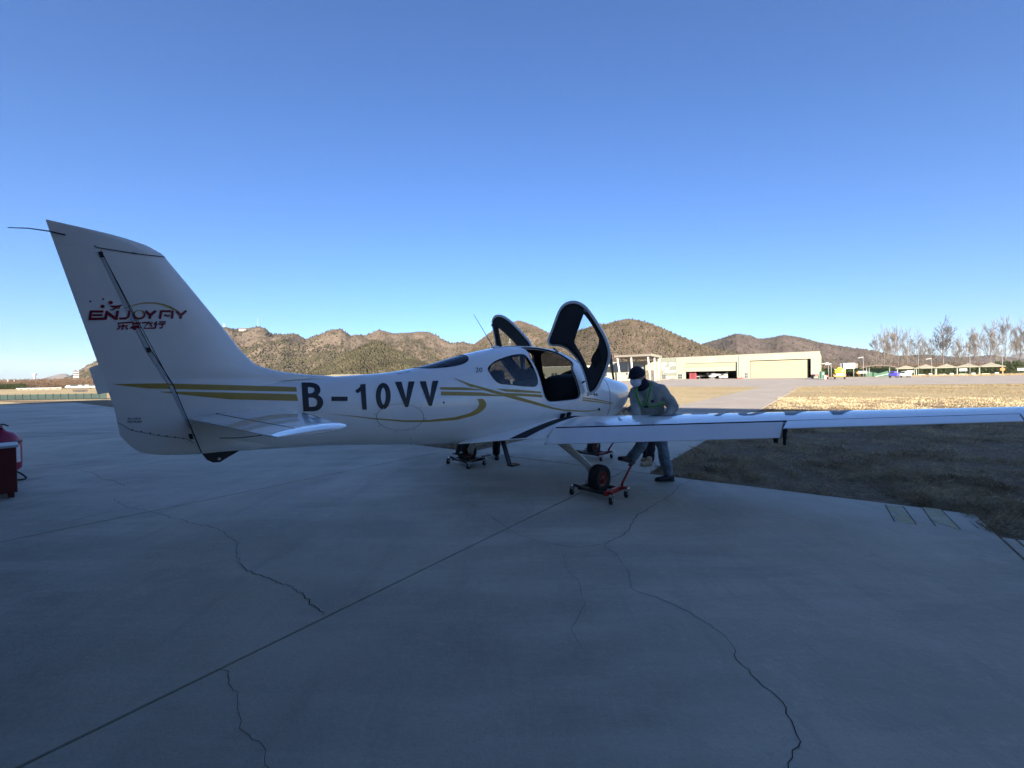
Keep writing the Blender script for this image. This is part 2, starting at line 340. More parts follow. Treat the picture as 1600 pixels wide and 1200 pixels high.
# ---- the hangar the aircraft has just been rolled out of (behind and around the camera)
STEEL=M_('hangar_cladding',(.80,.785,.74),rough=.5,var=.05,vscale=1); STEELI=M_('hangar_inside_cladding',(.22,.22,.21),rough=.8)
WD=np.array([.9207,-.3903]); WN=np.array([.3903,.9207]); W0=WN*.5
def wp(s,d,z): p=W0+WD*s+WN*d; return (p[0],p[1],z)
own=thing('hangar','big grey steel hangar with wide open doorway shading the apron','hangar',wp(0,-15,0))
own_off=np.array(own.location)
def hbox(name,s0,s1,d0,d1,z0,z1,m):
    P=[wp(s,d,z) for z in(z0,z1) for s,d in((s0,d0),(s1,d0),(s1,d1),(s0,d1))]; P=[np.array(p)-own_off for p in P]
    return pyd(name,P,[(3,2,1,0),(4,5,6,7),(0,1,5,4),(1,2,6,5),(2,3,7,6),(3,0,4,7)],m,own)
HT=5.75
hbox('front_wall',-47.,-13.,-.3,0,0,HT,STEEL); hbox('front_wall',1.25,19.5,-.3,0,0,HT,STEEL); hbox('lintel',-13.,1.25,-.3,0,4.6,HT,STEEL)
hbox('side_wall',-47.,-46.7,-30,-.3,0,HT-.3,STEELI); hbox('side_wall',19.2,19.5,-30,-.3,0,HT-.3,STEELI); hbox('back_wall',-46.7,19.2,-30,-29.7,0,HT-.3,STEELI); hbox('roof',-47.,19.5,-30,-.3,HT-.3,HT,STEELI)
# ---- hills
HILLM=noise_mix_mat('hill_scrub_ground',(.062,.046,.032),(.125,.094,.066),(.09,.065,.048),(1,1,1),.0055,.05,.6,.12)
PINE=mat('pine_foliage',(.044,.038,.021),rough=.9,var=.5,vscale=.02,spec=.1); SCRUB=mat('leafless_scrub',(.074,.055,.040),rough=.95,var=.35,vscale=.02,spec=.1)
BUSH_V=np.array([(0,0,1.),(.5,0,.35),(.15,.48,.3),(-.4,.3,.4),(-.4,-.3,.32),(.15,-.48,.38),(0,0,-.1)]); BUSH_F=np.array([(0,1,2),(0,2,3),(0,3,4),(0,4,5),(0,5,1),(6,2,1),(6,3,2),(6,4,3),(6,5,4),(6,1,5)])
def scatter(name,P,size,m,kind='stuff',tall=1.):
    n=len(P); a=rng.random(n)*6.283; s=size*(.55+.9*rng.random(n)); ca,sa=np.cos(a),np.sin(a); B=BUSH_V
    X=(B[None,:,0]*ca[:,None]-B[None,:,1]*sa[:,None])*s[:,None]; Y=(B[None,:,0]*sa[:,None]+B[None,:,1]*ca[:,None])*s[:,None]; Z=B[None,:,2]*s[:,None]*tall
    V=np.stack([X+P[:,None,0],Y+P[:,None,1],Z+P[:,None,2]],-1).reshape(-1,3); Fq=(BUSH_F[None]+(np.arange(n)*len(B))[:,None,None]).reshape(-1,3)
    return tag(tri_mesh(name,V,Fq,m),kind=kind)
def hill(sky,Dm,front,back,seed,amp=.17,wob=.1,npine=0,nscrub=0,pmax=.6,m=HILLM,rows=70,step=1.5,psize=5.):
    sky=np.array(sky,float); xs=np.arange(sky[0,0],sky[-1,0]+.1,step); ys=np.interp(xs,sky[:,0],sky[:,1]); k=np.array([.25,.5,.25]); ys[1:-1]=np.convolve(ys,k,'valid')
    ys=ys-(fbm(xs*.22,xs*0+seed,3,seed)-.5)*.7
    n=len(xs); dd=Dm*(1+wob*2*(fbm(xs*.012+seed,xs*0+.5,3,seed)-.5)); C_=np.array([at(x,y,d) for x,y,d in zip(xs,ys,dd)]); zc=np.maximum(C_[:,2],.3)
    r=np.concatenate([np.linspace(-1,0,int(rows*.7),endpoint=False),np.linspace(0,1,int(rows*.3)+1)]); V=np.zeros((n,len(r),3)); dirs=C_[:,:2]/np.linalg.norm(C_[:,:2],axis=1)[:,None]; rad0=np.linalg.norm(C_[:,:2],axis=1)
    for j,t in enumerate(r):
        prof=(1-abs(t))**1.25 if t<0 else (1-t)**1.4
        off=t*(front if t<0 else back); R_=rad0+off; X=dirs[:,0]*R_; Y=dirs[:,1]*R_
        q=4*prof*(1-prof)
        gul=1-abs(2*fbm(X*.0042+seed,Y*.0019,4,seed+1)-1)*2; fine=fbm(X*.02,Y*.02,4,seed+2)-.5
        z=zc*prof+zc*amp*1.25*q*(gul-.35)+zc*.10*fine*min(1,q*2+.05)
        V[:,j]=np.stack([X,Y,np.maximum(z,-.5) if abs(t)<1 else np.full(n,-2.)],1)
    o=pyd('hill',V.reshape(-1,3),grid_faces(n,len(r)),m,None,True); tag(o,kind='structure')
    def samp(cnt,lo,hi,pw=1.):
        i=rng.random(cnt)*(n-1.001); j=(lo+(hi-lo)*rng.random(cnt)**pw)*(int(rows*.7)); a=i.astype(int);b=np.clip(j.astype(int),0,len(r)-2);u=(i-a)[:,None];v_=(j-b)[:,None]
        P=(V[a,b]*(1-u)+V[a+1,b]*u)*(1-v_)+(V[a,b+1]*(1-u)+V[a+1,b+1]*u)*v_; return P[P[:,2]>0]
    return samp
HILLD=noise_mix_mat('dark_hill_ground',(.040,.030,.026),(.082,.060,.050),(.060,.044,.038),(1,1,1),.0055,.05,.6,.12)  # darker, greyer ground colour for the two right-hand ridges
P_p=[];P_s=[]
s=hill([(1030,588),(1060,560),(1085,543),(1098,537),(1115,532),(1130,528),(1150,521),(1170,524),(1187,530),(1205,528),(1225,523),(1250,527),(1280,535),(1320,542),(1362,548),(1395,555),(1440,560),(1490,565),(1560,574),(1600,580)],1900,900,500,3,amp=.22,m=HILLD); P_s+=[s(14000,.2,1.03)]; P_p+=[s(1800,.3,1.)]
s=hill([(1330,582),(1380,562),(1410,556),(1440,554),(1470,556),(1500,559),(1545,555),(1600,561),(1660,568),(1720,580)],2600,900,500,33,amp=.2,m=HILLD); P_s+=[s(3000,.3,1.03)]; P_p+=[s(1500,.3,1.)]
s=hill([(60,601),(85,597),(100,592),(112,588),(130,575),(148,566),(200,545),(260,522),(310,514),(345,513),(360,514),(380,514),(395,512),(405,510),(415,514),(425,522),(447,523),(463,523),(478,530),(490,526),(512,518),(532,516),(548,526),(570,525),(592,515),(615,521),(635,520),(655,518),(672,519),(690,531),(705,538),(722,536),(760,541),(820,560),(880,590)],1650,850,500,5,amp=.25); P_s+=[s(14000,.25,1.03)]; P_p+=[s(16000,.0,.62),s(3500,.3,1.)]
s=hill([(690,590),(715,560),(735,543),(760,524),(775,513),(790,505),(812,501),(830,507),(857,520),(885,535),(930,560),(980,592)],1150,520,350,7,amp=.2); P_s+=[s(14000,.1,1.03)]; P_p+=[s(2600,.05,.8)]
s=hill([(780,592),(830,565),(870,537),(890,524),(910,515),(930,509),(945,507),(965,502),(983,499),(1003,503),(1030,512),(1055,523),(1080,533),(1098,540),(1120,547),(1160,557),(1200,567),(1260,586)],1000,520,350,9,amp=.18); P_s+=[s(24000,.05,1.03)]; P_p+=[s(1800,.1,1.)]
s=hill([(470,596),(490,580),(505,572),(540,556),(565,543),(585,535),(600,539),(625,551),(660,568),(700,584),(720,592)],900,380,250,13,amp=.16); P_p+=[s(6500,.1,1.02)]
s=hill([(380,600),(420,585),(450,583),(480,586),(520,590),(620,580),(680,584),(720,592)],760,250,150,15,amp=.1,rows=40); P_p+=[s(4000,.1,1.)]; P_s+=[s(1500,0,1.)]
OCH=noise_mix_mat('ochre_earth',(.22,.17,.10),(.30,.25,.16),(.19,.19,.11),(1,1,1),.02,.2,.3,1)
hill([(470,596),(495,588),(520,585),(560,584),(585,587),(600,592),(610,596)],430,60,60,17,amp=.1,m=OCH,rows=20); hill([(120,601),(150,597),(180,597),(260,596),(350,594),(460,592),(475,597)],300,20,20,18,amp=.1,m=GRASS,rows=16)
hill([(-20,604),(30,602),(60,593),(78,588),(95,584),(103,584),(112,588),(128,594),(160,601)],7000,2500,1500,19,amp=.2,rows=30)
hill([(1500,580),(1540,572),(1565,562),(1590,552),(1600,551),(1620,548),(1660,552),(1720,575)],7500,2500,1500,21,amp=.2,rows=30)
scatter('hillside_pines',np.vstack(P_p),4.3,PINE,tall=1.3); scatter('hillside_scrub',np.vstack(P_s),2.9,SCRUB,tall=.9)
# ---- dry grass blades on the verges
def blades(name,P,ln,wd,tilt,m):
    n=len(P); a=rng.random(n)*6.283; t=np.clip(tilt+.45*rng.standard_normal(n),.05,1.5); Lh=ln*(.4+1.2*rng.random(n)); 
    dx,dy,dz=np.cos(a)*np.cos(t)*Lh,np.sin(a)*np.cos(t)*Lh,np.sin(t)*Lh; wx,wy=-np.sin(a)*wd/2,np.cos(a)*wd/2
    z0=np.full(n,-.02)+.03*rng.random(n)
    V=np.stack([np.stack([P[:,0]+wx,P[:,1]+wy,z0],-1),np.stack([P[:,0]-wx,P[:,1]-wy,z0],-1),np.stack([P[:,0]+dx*.6+wx*.7,P[:,1]+dy*.6+wy*.7,z0+dz*.72],-1),np.stack([P[:,0]+dx,P[:,1]+dy,z0+dz*.9],-1)],1).reshape(-1,3)
    k=np.arange(n)*4; Fq=np.concatenate([np.stack([k,k+1,k+2],1),np.stack([k+1,k+3,k+2],1)]); return tag(tri_mesh(name,V,Fq,m),kind='stuff')
def sample_poly(poly,n,dens=None):
    poly=np.array(poly); out=[]
    mn,mx=poly.min(0),poly.max(0)
    while sum(map(len,out))<n:
        # sample more near the camera: uniform in log distance
        p=mn+(mx-mn)*rng.random((n*2,2)); d=np.linalg.norm(p,axis=1); keep=rng.random(len(p))<np.clip((5.5/d)**1.7,0,1)
        p=p[keep&in_poly(poly,p[:,0],p[:,1])]
        f=fbm(p[:,0]*1.1,p[:,1]*1.1,4,77); g_=fbm(p[:,0]*.35,p[:,1]*.35,3,78); p=p[rng.random(len(p))<np.clip((f-.36)*4.5,.10,1)*np.clip((g_-.25)*3.2,.3,1)]; out.append(p)
    return np.vstack(out)[:n]
BLADE=mat('dry_grass_blade',(.24,.17,.095),rough=.85,var=.4,vscale=1.3,spec=.1,hue2=(.62,.50,.31))
pr_=[(2.25,6.34),(5.08,4.38),(4.70,3.78),(9,.6),(16,1.),(30,22),(18,26),(14.6,21.3)]
Pg=sample_poly(pr_,300000); dst=np.linalg.norm(Pg,axis=1); blades('dry_grass',Pg,.045+.0018*dst,.0020+.00030*dst,.30,BLADE)
cl=sample_poly(pr_,700); tuft=np.repeat(cl,45,0)+rng.normal(0,.045,(700*45,2)); blades('dry_grass_tufts',tuft,.10,.0024,.75,BLADE)
pl_=[(-.96,8.5),(8.9,21.2),(4,24),(-20,34),(-27,25.2),(-10,14.1)]
Pg=sample_poly(pl_,40000); dst=np.linalg.norm(Pg,axis=1); blades('dry_grass',Pg,.06+.002*dst,.0025+.0004*dst,.45,BLADE)
# sunlit field: mown stubble in the middle distance
q=[(14.6,21.3),(35,47.5),(60,44),(110,30),(45,12),(18,8)]
qq=np.array(q); mn,mx=qq.min(0),qq.max(0); p=mn+(mx-mn)*rng.random((420000,2)); p=p[in_poly(qq,p[:,0],p[:,1])]; p=p[fbm(p[:,0]*.5,p[:,1]*.5,4,5)>.42][:110000]; d=np.linalg.norm(p,axis=1)
BLADE2=mat('sunlit_stubble',(.20,.148,.078),rough=.9,var=.2,vscale=.6,spec=.1,hue2=(.30,.23,.125))
blades('mown_stubble',p,.05+.0009*d,.002+.00028*d,.32,BLADE2)
q=[(9.2,22),(31,50.5),(21,58),(-5,70),(-45,48),(-20,36)]
qq=np.array(q); mn,mx=qq.min(0),qq.max(0); p=mn+(mx-mn)*rng.random((260000,2)); p=p[in_poly(qq,p[:,0],p[:,1])]; p=p[fbm(p[:,0]*.5,p[:,1]*.5,4,6)>.42][:50000]; d=np.linalg.norm(p,axis=1)
blades('mown_stubble',p,.05+.0009*d,.002+.00028*d,.32,BLADE2)

# ---- thin winter haze
HZ=D.materials.new('haze_air'); HZ.use_nodes=True; hn=HZ.node_tree.nodes; hn.clear(); ho=hn.new('ShaderNodeOutputMaterial'); hv=hn.new('ShaderNodeVolumePrincipled'); hv.inputs['Color'].default_value=(.86,.92,1,1); hv.inputs['Density'].default_value=2.0e-5; hv.inputs['Anisotropy'].default_value=.0; HZ.node_tree.links.new(hv.outputs[0],ho.inputs['Volume'])
hb_=bmesh.new(); box(hb_,(0,5500,310),(26000,12600,626)); hzo=bm_obj('haze',hb_,HZ); tag(hzo,kind='stuff')
# ================================================================== AIRCRAFT
PM=np.array([0.149,6.168,0.]); PH=rad(45)
PFX=np.array([math.sin(PH),math.cos(PH),0]); PLX=np.array([-math.cos(PH),math.sin(PH),0]); PZ=np.array([0,0,1.])
def toplane(v): return np.array([v@PFX,v@PLX,v[2]])
CP=toplane(CAM-PM)
def pray(px): return toplane(ray(*px))
def ydeck(px,y0):
    d=pray(px); return CP+d*((y0-CP[1])/d[1])
plane=thing('light_aircraft','white low wing light aircraft with gold stripes and raised gull doors on the apron','aircraft',tuple(PM),rad(90)-PH)
T=np.array([
[2.86,1.46,1.16,.22,1.33,2.0,2.0],[2.80,1.50,1.06,.34,1.32,2.1,2.1],[2.68,1.53,.95,.44,1.29,2.2,2.2],[2.45,1.565,.84,.51,1.25,2.3,2.3],
[2.10,1.63,.75,.56,1.22,2.4,2.4],[1.65,1.73,.69,.60,1.20,2.4,2.5],[1.30,1.88,.67,.625,1.20,2.2,2.6],[0.95,2.02,.66,.64,1.21,2.15,2.6],
[0.55,2.095,.66,.65,1.22,2.15,2.6],[0.10,2.115,.66,.65,1.23,2.15,2.6],[-.30,2.10,.67,.635,1.24,2.15,2.6],[-.65,2.045,.685,.60,1.25,2.15,2.5],
[-1.2,1.93,.725,.51,1.26,2.1,2.4],[-1.8,1.775,.78,.41,1.27,2.1,2.3],[-2.35,1.685,.845,.325,1.27,2.1,2.2],[-3.04,1.64,.925,.235,1.27,2.1,2.2],
[-3.6,1.60,.965,.16,1.27,2.1,2.2],[-4.02,1.56,1.0,.085,1.26,2.1,2.2],[-4.2,1.50,1.03,.06,1.25,2.1,2.1]])[::-1]
def pchip(x,y,q):
    h=np.diff(x); d=np.diff(y)/h; m=np.zeros_like(y)
    for i in range(1,len(x)-1):
        if d[i-1]*d[i]>0:
            w1=2*h[i]+h[i-1]; w2=h[i]+2*h[i-1]; m[i]=(w1+w2)/(w1/d[i-1]+w2/d[i])
    m[0]=d[0]; m[-1]=d[-1]; q=np.clip(q,x[0],x[-1]); i=np.clip(np.searchsorted(x,q)-1,0,len(x)-2); t=(q-x[i])/h[i]
    return (2*t**3-3*t**2+1)*y[i]+(t**3-2*t**2+t)*h[i]*m[i]+(-2*t**3+3*t**2)*y[i+1]+(t**3-t**2)*h[i]*m[i+1]
def sec(x): return [pchip(T[:,0],T[:,k],np.asarray(x,float)) for k in range(1,7)]
def fpt(x,th,off=0.):
    """point on the fuselage skin; th=0 right side, pi/2 top"""
    x=np.asarray(x,float); th=np.asarray(th,float); zt,zb,w,zm,n1,n2=sec(x); c,s=np.cos(th),np.sin(th); n=np.where(s>=0,n1,n2)
    w=w+off; hh=np.where(s>=0,zt-zm,zm-zb)+off
    return np.stack([x+0*th,-w*np.sign(c)*abs(c)**(2/n),zm+hh*np.sign(s)*abs(s)**(2/n)],-1)
FLE=np.array([[1.64,-2.70],[1.66,-3.1],[1.70,-3.42],[1.76,-3.61],[1.90,-3.73],[2.09,-3.85],[2.40,-4.06],[2.58,-4.185],[2.66,-4.24],[2.71,-4.33],[2.745,-4.48],[2.765,-4.70],[2.775,-4.849]])
FTE=np.array([[.99,-4.02],[1.0,-4.15],[1.02,-4.31],[1.055,-4.40],[1.10,-4.45],[1.2,-4.515],[1.41,-4.54],[2.77,-4.85]])
HNG=np.array([[.95,-4.015],[1.0,-4.03],[1.6,-4.21],[2.62,-4.59],[2.8,-4.66]])
def xle(z): return np.interp(z,FLE[:,0],FLE[:,1])
def xte(z): return np.interp(z,FTE[:,0],FTE[:,1])
def xhg(z): return np.interp(z,HNG[:,0],HNG[:,1])
def finh(x,z):
    a=np.where(z<1.61,-3.3,xle(z)); b=xte(z); c=a-b; s=np.clip((a-x)/np.maximum(c,1e-3),0,1)
    t=5*np.minimum(.105*np.minimum(c,1.05),.11)*(.2969*np.sqrt(s)-.126*s-.3516*s**2+.2843*s**3-.1036*s**4)
    t=t+np.maximum(0,.05*np.exp(-np.maximum(z-1.5,0)/.09))*np.clip((x+4.6)/.8,0,1)*np.clip(s*6,0,1)
    return np.where((a>=x)&(x>=b)&(z>=.98)&(z<=2.775),t+.002,-1.)
def fush(x,z):
    zt,zb,w,zm,n1,n2=sec(x); up=z>=zm; t=np.where(up,(z-zm)/(zt-zm),(zm-z)/(zm-zb)); n=np.where(up,n1,n2)
    return np.where((t>=1)|(x<-4.03),-1,w*np.clip(1-np.clip(t,0,1)**n,0,1)**(1/n))
def sh(x,z): return np.maximum(fush(x,z),finh(x,z))
def hits(P):
    P=np.asarray(P,float); out=[]
    ys=np.linspace(-.75,-.002,900)
    for px in P:
        d=pray(px); k=(ys-CP[1])/d[1]; x=CP[0]+d[0]*k; z=CP[2]+d[2]*k; g=sh(x,z)+ys; i=np.argmax(g>=0)
        if g[i]<0: out.append([x[-1],-.01,z[-1]]); continue
        if i>0:
            t=g[i-1]/(g[i-1]-g[i]); i0=i-1
            out.append([x[i0]+(x[i]-x[i0])*t,ys[i0]+(ys[i]-ys[i0])*t,z[i0]+(z[i]-z[i0])*t])
        else: out.append([x[i],ys[i],z[i]])
    return np.array(out)
def hit_xt(P):
    h=hits(P); zt,zb,w,zm,n1,n2=sec(h[:,0]); up=h[:,2]>=zm; t=np.clip(np.where(up,(h[:,2]-zm)/(zt-zm),(zm-h[:,2])/(zm-zb)),0,1)
    th=np.arcsin(t**(np.where(up,n1,n2)/2)); return np.stack([h[:,0],np.where(up,th,-th)],1)
def snorm(p):
    e=.01; x,z=p[:,0],p[:,2]; s0=sh(x,z); a=(sh(x+e,z)-sh(x-e,z))/(2*e); b=(sh(x,z+e)-sh(x,z-e))/(2*e)
    a=np.clip(a,-2,2); b=np.clip(b,-2,2); n=np.stack([-a,-np.ones_like(a),-b],1); return n/np.linalg.norm(n,axis=1)[:,None]
DEC=[0]
def ribbon_mesh(A,B,n=30,rows=4,off=.003):
    A=resample(A,n);B=resample(B,n); P=np.concatenate([A*(1-t)+B*t for t in np.linspace(0,1,rows)]); h=hits(P); h=h+snorm(h)*off
    f=[(r*n+i,r*n+i+1,(r+1)*n+i+1,(r+1)*n+i) for r in range(rows-1) for i in range(n-1)]
    return h,f
def decal(name,ribs,m,parent,n=30,rows=4,off=.003,smooth=True):
    v=[];f=[]
    for A,B in ribs:
        h,q=ribbon_mesh(A,B,n,rows,off); k=len(v); v+=list(h); f+=[tuple(i+k for i in a) for a in q]
    return pyd(name,v,f,m,parent,smooth)
def stroke(P,w,curve=False,n=24):
    P=np.asarray(P,float)
    if curve: P=catmull(P,8)
    ws=np.broadcast_to(np.asarray(w,float),(len(P),)) if np.ndim(w)==0 else np.interp(np.linspace(0,1,len(P)),np.linspace(0,1,len(w)),w)
    t=np.gradient(P,axis=0); t/=np.linalg.norm(t,axis=1)[:,None]+1e-9; nn=np.stack([-t[:,1],t[:,0]],1)
    return P+nn*ws[:,None]/2,P-nn*ws[:,None]/2
# ---- fuselage shell with real openings
c4=lambda X,Y:(700+X/4.2105,450+Y/4.2105); c3=lambda X,Y:(740+X/7.2727,460+Y/7.2727)
win_px=[c3(*p) for p in [(165,840),(185,810),(240,765),(330,725),(450,690),(550,682),(600,705),(650,780),(695,870),(725,960),(725,1015),(700,1042),(660,1045),(560,1040),(420,1025),(300,1010),(240,970),(195,910),(170,870)]]
WIN=hit_xt(catmull(win_px,6,True))
dpx=[c4(*p) for p in [(545,462),(575,520),(598,580),(615,640),(630,700),(645,740),(665,762),(700,764),(780,756),(845,743),(870,728),(879,700),(872,660),(856,605),(826,532)]]
dh=hit_xt(dpx)
DOOR=np.vstack([[(-.24,rad(76)),(-.20,rad(64))],dh,[(.80,rad(48)),(.70,rad(58)),(.58,rad(68)),(.40,rad(75)),(.1,rad(78))]])
DOOR=catmull(DOOR,6,True)
ROOFW=catmull(np.array([(-1.93,90),(-1.86,72),(-1.65,62),(-1.4,58),(-1.24,66),(-1.19,90),(-1.24,114),(-1.4,122),(-1.65,118),(-1.86,108)])*[1,math.pi/180],6,True)
WSH=catmull(np.array([(.66,90),(.72,74),(.90,58),(1.06,44),(1.18,33),(1.28,30),(1.42,33),(1.52,45),(1.575,62),(1.59,90),(1.575,118),(1.52,135),(1.42,147),(1.28,150),(1.18,147),(1.06,136),(.90,122),(.72,106)])*[1,math.pi/180],6,True)
mir=lambda P:np.stack([P[:,0],math.pi-P[:,1]],1)
SCL=np.array([1,.6])
def shell(x0,x1,nx,nth,regions,off=0.):
    xs=np.linspace(x0,x1,nx); ths=np.linspace(-math.pi/2,1.5*math.pi,nth,endpoint=False)
    X,TH=np.meshgrid(xs,ths,indexing='ij'); P=np.stack([X,TH],-1).reshape(-1,2)
    quads=np.array([(i*nth+j,(i+1)*nth+j,(i+1)*nth+(j+1)%nth,i*nth+(j+1)%nth) for i in range(nx-1) for j in range(nth)])
    cx=xs[quads[:,0]//nth]+(xs[1]-xs[0])/2; ct=ths[quads[:,0]%nth]+(ths[1]-ths[0])/2
    lab=np.full(len(quads),-1)
    for k,R in enumerate(regions): lab[in_poly(R,cx,ct)]=k
    # snap the border vertices of every region onto its outline
    vl={}
    for q,l in zip(quads,lab):
        for v in q: vl.setdefault(v,set()).add(l)
    for v,s in vl.items():
        if len(s)>1:
            k=max(s); R=regions[k]*SCL; P[v]=nearest_on(R,P[v]*SCL)/SCL
    V=fpt(P[:,0],P[:,1],off); return V,quads,lab
def submesh(name,V,quads,m,parent):
    ids=np.unique(quads); mp=-np.ones(len(V),int); mp[ids]=np.arange(len(ids)); return pyd(name,V[ids],mp[quads],m,parent,True)
regs=[DOOR,mir(DOOR),WIN,mir(WIN),ROOFW,WSH]
V,Q,L=shell(-4.03,1.69,230,190,regs)
fus=submesh('fuselage',V,Q[L==-1],WHITE,plane)
GL={2:('cabin_window',GLASSW),3:('cabin_window',GLASSW),4:('rear_window',GLASSW),5:('windshield',GLASSC)}
for k,(n,g) in GL.items():
    submesh(n,V,Q[L==k],g,plane)
    R=regs[k]; ring=fpt(*resample(R*SCL,70,True).T/ SCL[:,None]) 
    bm=bmesh.new(); tube(bm,ring,.006,5,closed=True); bm_obj('window_seal',bm,RUBBER,fus,True)
V2,Q2,L2=shell(-2.0,1.55,120,120,regs,-.035)
liner=submesh('cabin_lining',V2,Q2[L2==-1],DARKIN,plane)
for sgn,R in ((0,DOOR),(1,mir(DOOR))):
    q=resample(R*SCL,120,True)/SCL; a=fpt(q[:,0],q[:,1],.001); c=q.mean(0); qi=c+(q-c)*.955; mid=fpt(qi[:,0],qi[:,1],-.012); b=fpt(qi[:,0],qi[:,1],-.04)
    v=np.vstack([a,mid,b]); n=120; f=[(r*n+i,r*n+(i+1)%n,(r+1)*n+(i+1)%n,(r+1)*n+i) for r in range(2) for i in range(n)]
    j=pyd('door_jamb',v,f,WHITE,plane,True)
    bm=bmesh.new(); tube(bm,fpt(qi[:,0],qi[:,1],-.02),.011,6,closed=True); bm_obj('door_seal',bm,RUBBER,j,True)
# rear bulkhead, floor, seats, panel
bulk=[fpt(-1.95,t,-.03) for t in np.linspace(0,2*math.pi,40,endpoint=False)]
pyd('rear_bulkhead',bulk,[tuple(range(40))],DARKIN,plane)
boxo('cabin_floor',(0.25,0,.86),(1.9,.72,.03),DARKIN,plane)
for sy in(-1,1):
    st=boxo('seat',(.12,sy*.29,.98),(.50,.46,.16),DARKIN,plane,bev=.04)
    bm=bmesh.new(); box(bm,(-.16,sy*.29,1.28),(.13,.45,.62),Matrix.Rotation(rad(-14),4,'Y'),.05); box(bm,(-.25,sy*.29,1.65),(.09,.26,.16),Matrix.Rotation(rad(-14),4,'Y'),.035); bm_obj('seat_back',bm,DARKIN,plane)
boxo('rear_seat',(-.95,0,1.12),(.15,.86,.62),DARKIN,plane,rot=Matrix.Rotation(rad(-18),4,'Y'),bev=.04)
bm=bmesh.new(); secs=[]
for x,zt in((1.02,1.60),(1.12,1.645),(1.3,1.66),(1.52,1.62)):
    w=float(sec(x)[2])-.05; secs.append([(x,y,1.0+(zt-1.0)*(1-abs(y/w)**4*.35)) for y in np.linspace(-w,w,16)]+[(x,w,.95),(x,-w,.95)])
loft('instrument_panel',secs,DARKIN,plane)
# cowling
V3,Q3,L3=shell(1.70,2.86,60,110,[])
cowl=submesh('cowling',V3,Q3,WHITE,plane)
pyd('cowling_front',[fpt(2.86,t) for t in np.linspace(0,2*math.pi,40,endpoint=False)],[tuple(range(40))],WHITE,plane)
for sy in(-1,1):
    bm=bmesh.new(); lathe(bm,[(.0,.02),(.085,.015),(.10,-.02)],(2.795,sy*.235,1.33),(1,sy*.55,0),20); bm_obj('air_inlet',bm,DARKIN,cowl,True)
    bm=bmesh.new(); lathe(bm,[(.10,-.03),(.112,0.0),(.10,.018),(.087,.0)],(2.80,sy*.237,1.33),(1,sy*.55,0),24); bm_obj('inlet_lip',bm,WHITE,cowl,True)
tubeo('exhaust_pipe',[(2.2,-.18,.80),(2.12,-.2,.68),(2.0,-.21,.62)],.03,GREYM,plane)
tubeo('cowl_seam',[fpt(1.695,t,.0005) for t in np.linspace(0,2*math.pi,80,endpoint=False)],.004,SEAM,fus,5,closed=True)
# fin and rudder
def vsurf(name,za,zb,nz,s0f,s1f,m,capte=True):
    zs=np.linspace(za,zb,nz); secs=[]
    for z in zs:
        a=s0f(z);b=s1f(z); xs=a-(a-b)*(1-np.cos(np.linspace(0,math.pi,22)))/2 if True else None
        y=np.maximum(finh(np.clip(xs,xte(z)+1e-4,None),np.full_like(xs,min(z,2.7749))),.0015)
        secs.append([(x,-t,z) for x,t in zip(xs,y)]+[(x,t,z) for x,t in zip(xs[::-1],y[::-1])])
    o=loft(name,secs,m,plane); return auto_smooth(o,40)
fin=vsurf('fin',.995,2.612,80,lambda z:(xle(z) if z>1.61 else -3.31),lambda z:max(xhg(z)+.001,xte(z)),WHITE)
vsurf('fin_cap',2.613,2.774,14,lambda z:xle(z),lambda z:xte(z),WHITE)
rud=vsurf('rudder',.99,2.6127,70,lambda z:min(xhg(z)-.004,xle(z)),lambda z:xte(z),WHITE)
zz_=np.linspace(1.0,2.6,12); pyd('hinge_spar',[(xhg(z)-.03,0,z) for z in zz_]+[(xhg(z)+.03,0,z) for z in zz_],[(i,i+1,13+i,12+i) for i in range(11)],SEAM,rud)
tt_=[ydeck((154,570),0),ydeck((139,575),0),ydeck((152.5,616),0),ydeck((172,613.5),0)]; tt_=[p+np.array([0,sg*.004,0]) for sg in(-1,1) for p in tt_]
pyd('trim_tab',tt_,[(0,1,2,3),(7,6,5,4),(0,4,5,1),(1,5,6,2),(2,6,7,3),(3,7,4,0)],WHITE,rud)
# hinge gap strip (pale inside of the gap) and seams
GAPM=M_('hinge_gap_liner',(.50,.52,.54),rough=.8,spec=.1)
decal('hinge_gap',[([(158,394),(232,545),(268,600),(300,667)],[(155,396),(228,547),(264,602),(296,670)])],GAPM,rud,40,2,.004)
decal('panel_line',[stroke([(158,392),(233,542),(270,600),(315,707)],1.3),stroke([(147,384),(152,387),(208,396),(257,402)],1.3),stroke([(185,660),(205,672),(250,681),(290,685),(303,692)],.7)],SEAM,rud,40,2,.005)
for p,s in(((158,398),4.5),((232,547),4.),((298,682),4.)):
    decal('hinge_bracket',[([(p[0]-s,p[1]-s),(p[0]+s*.6,p[1]-s)],[(p[0]-s*.3,p[1]+s),(p[0]+s*1.1,p[1]+s)])],SEAM,rud,6,3,.007)
tag(decal('screw_head',[stroke([(x-.9,y),(x+.9,y)],2.0) for x,y in[(207,671),(221,674),(235,676.5),(248,679),(261,681),(274,683),(287,685),(208,395),(212,396)]],SEAM,rud,4,2,.005),kind='stuff')
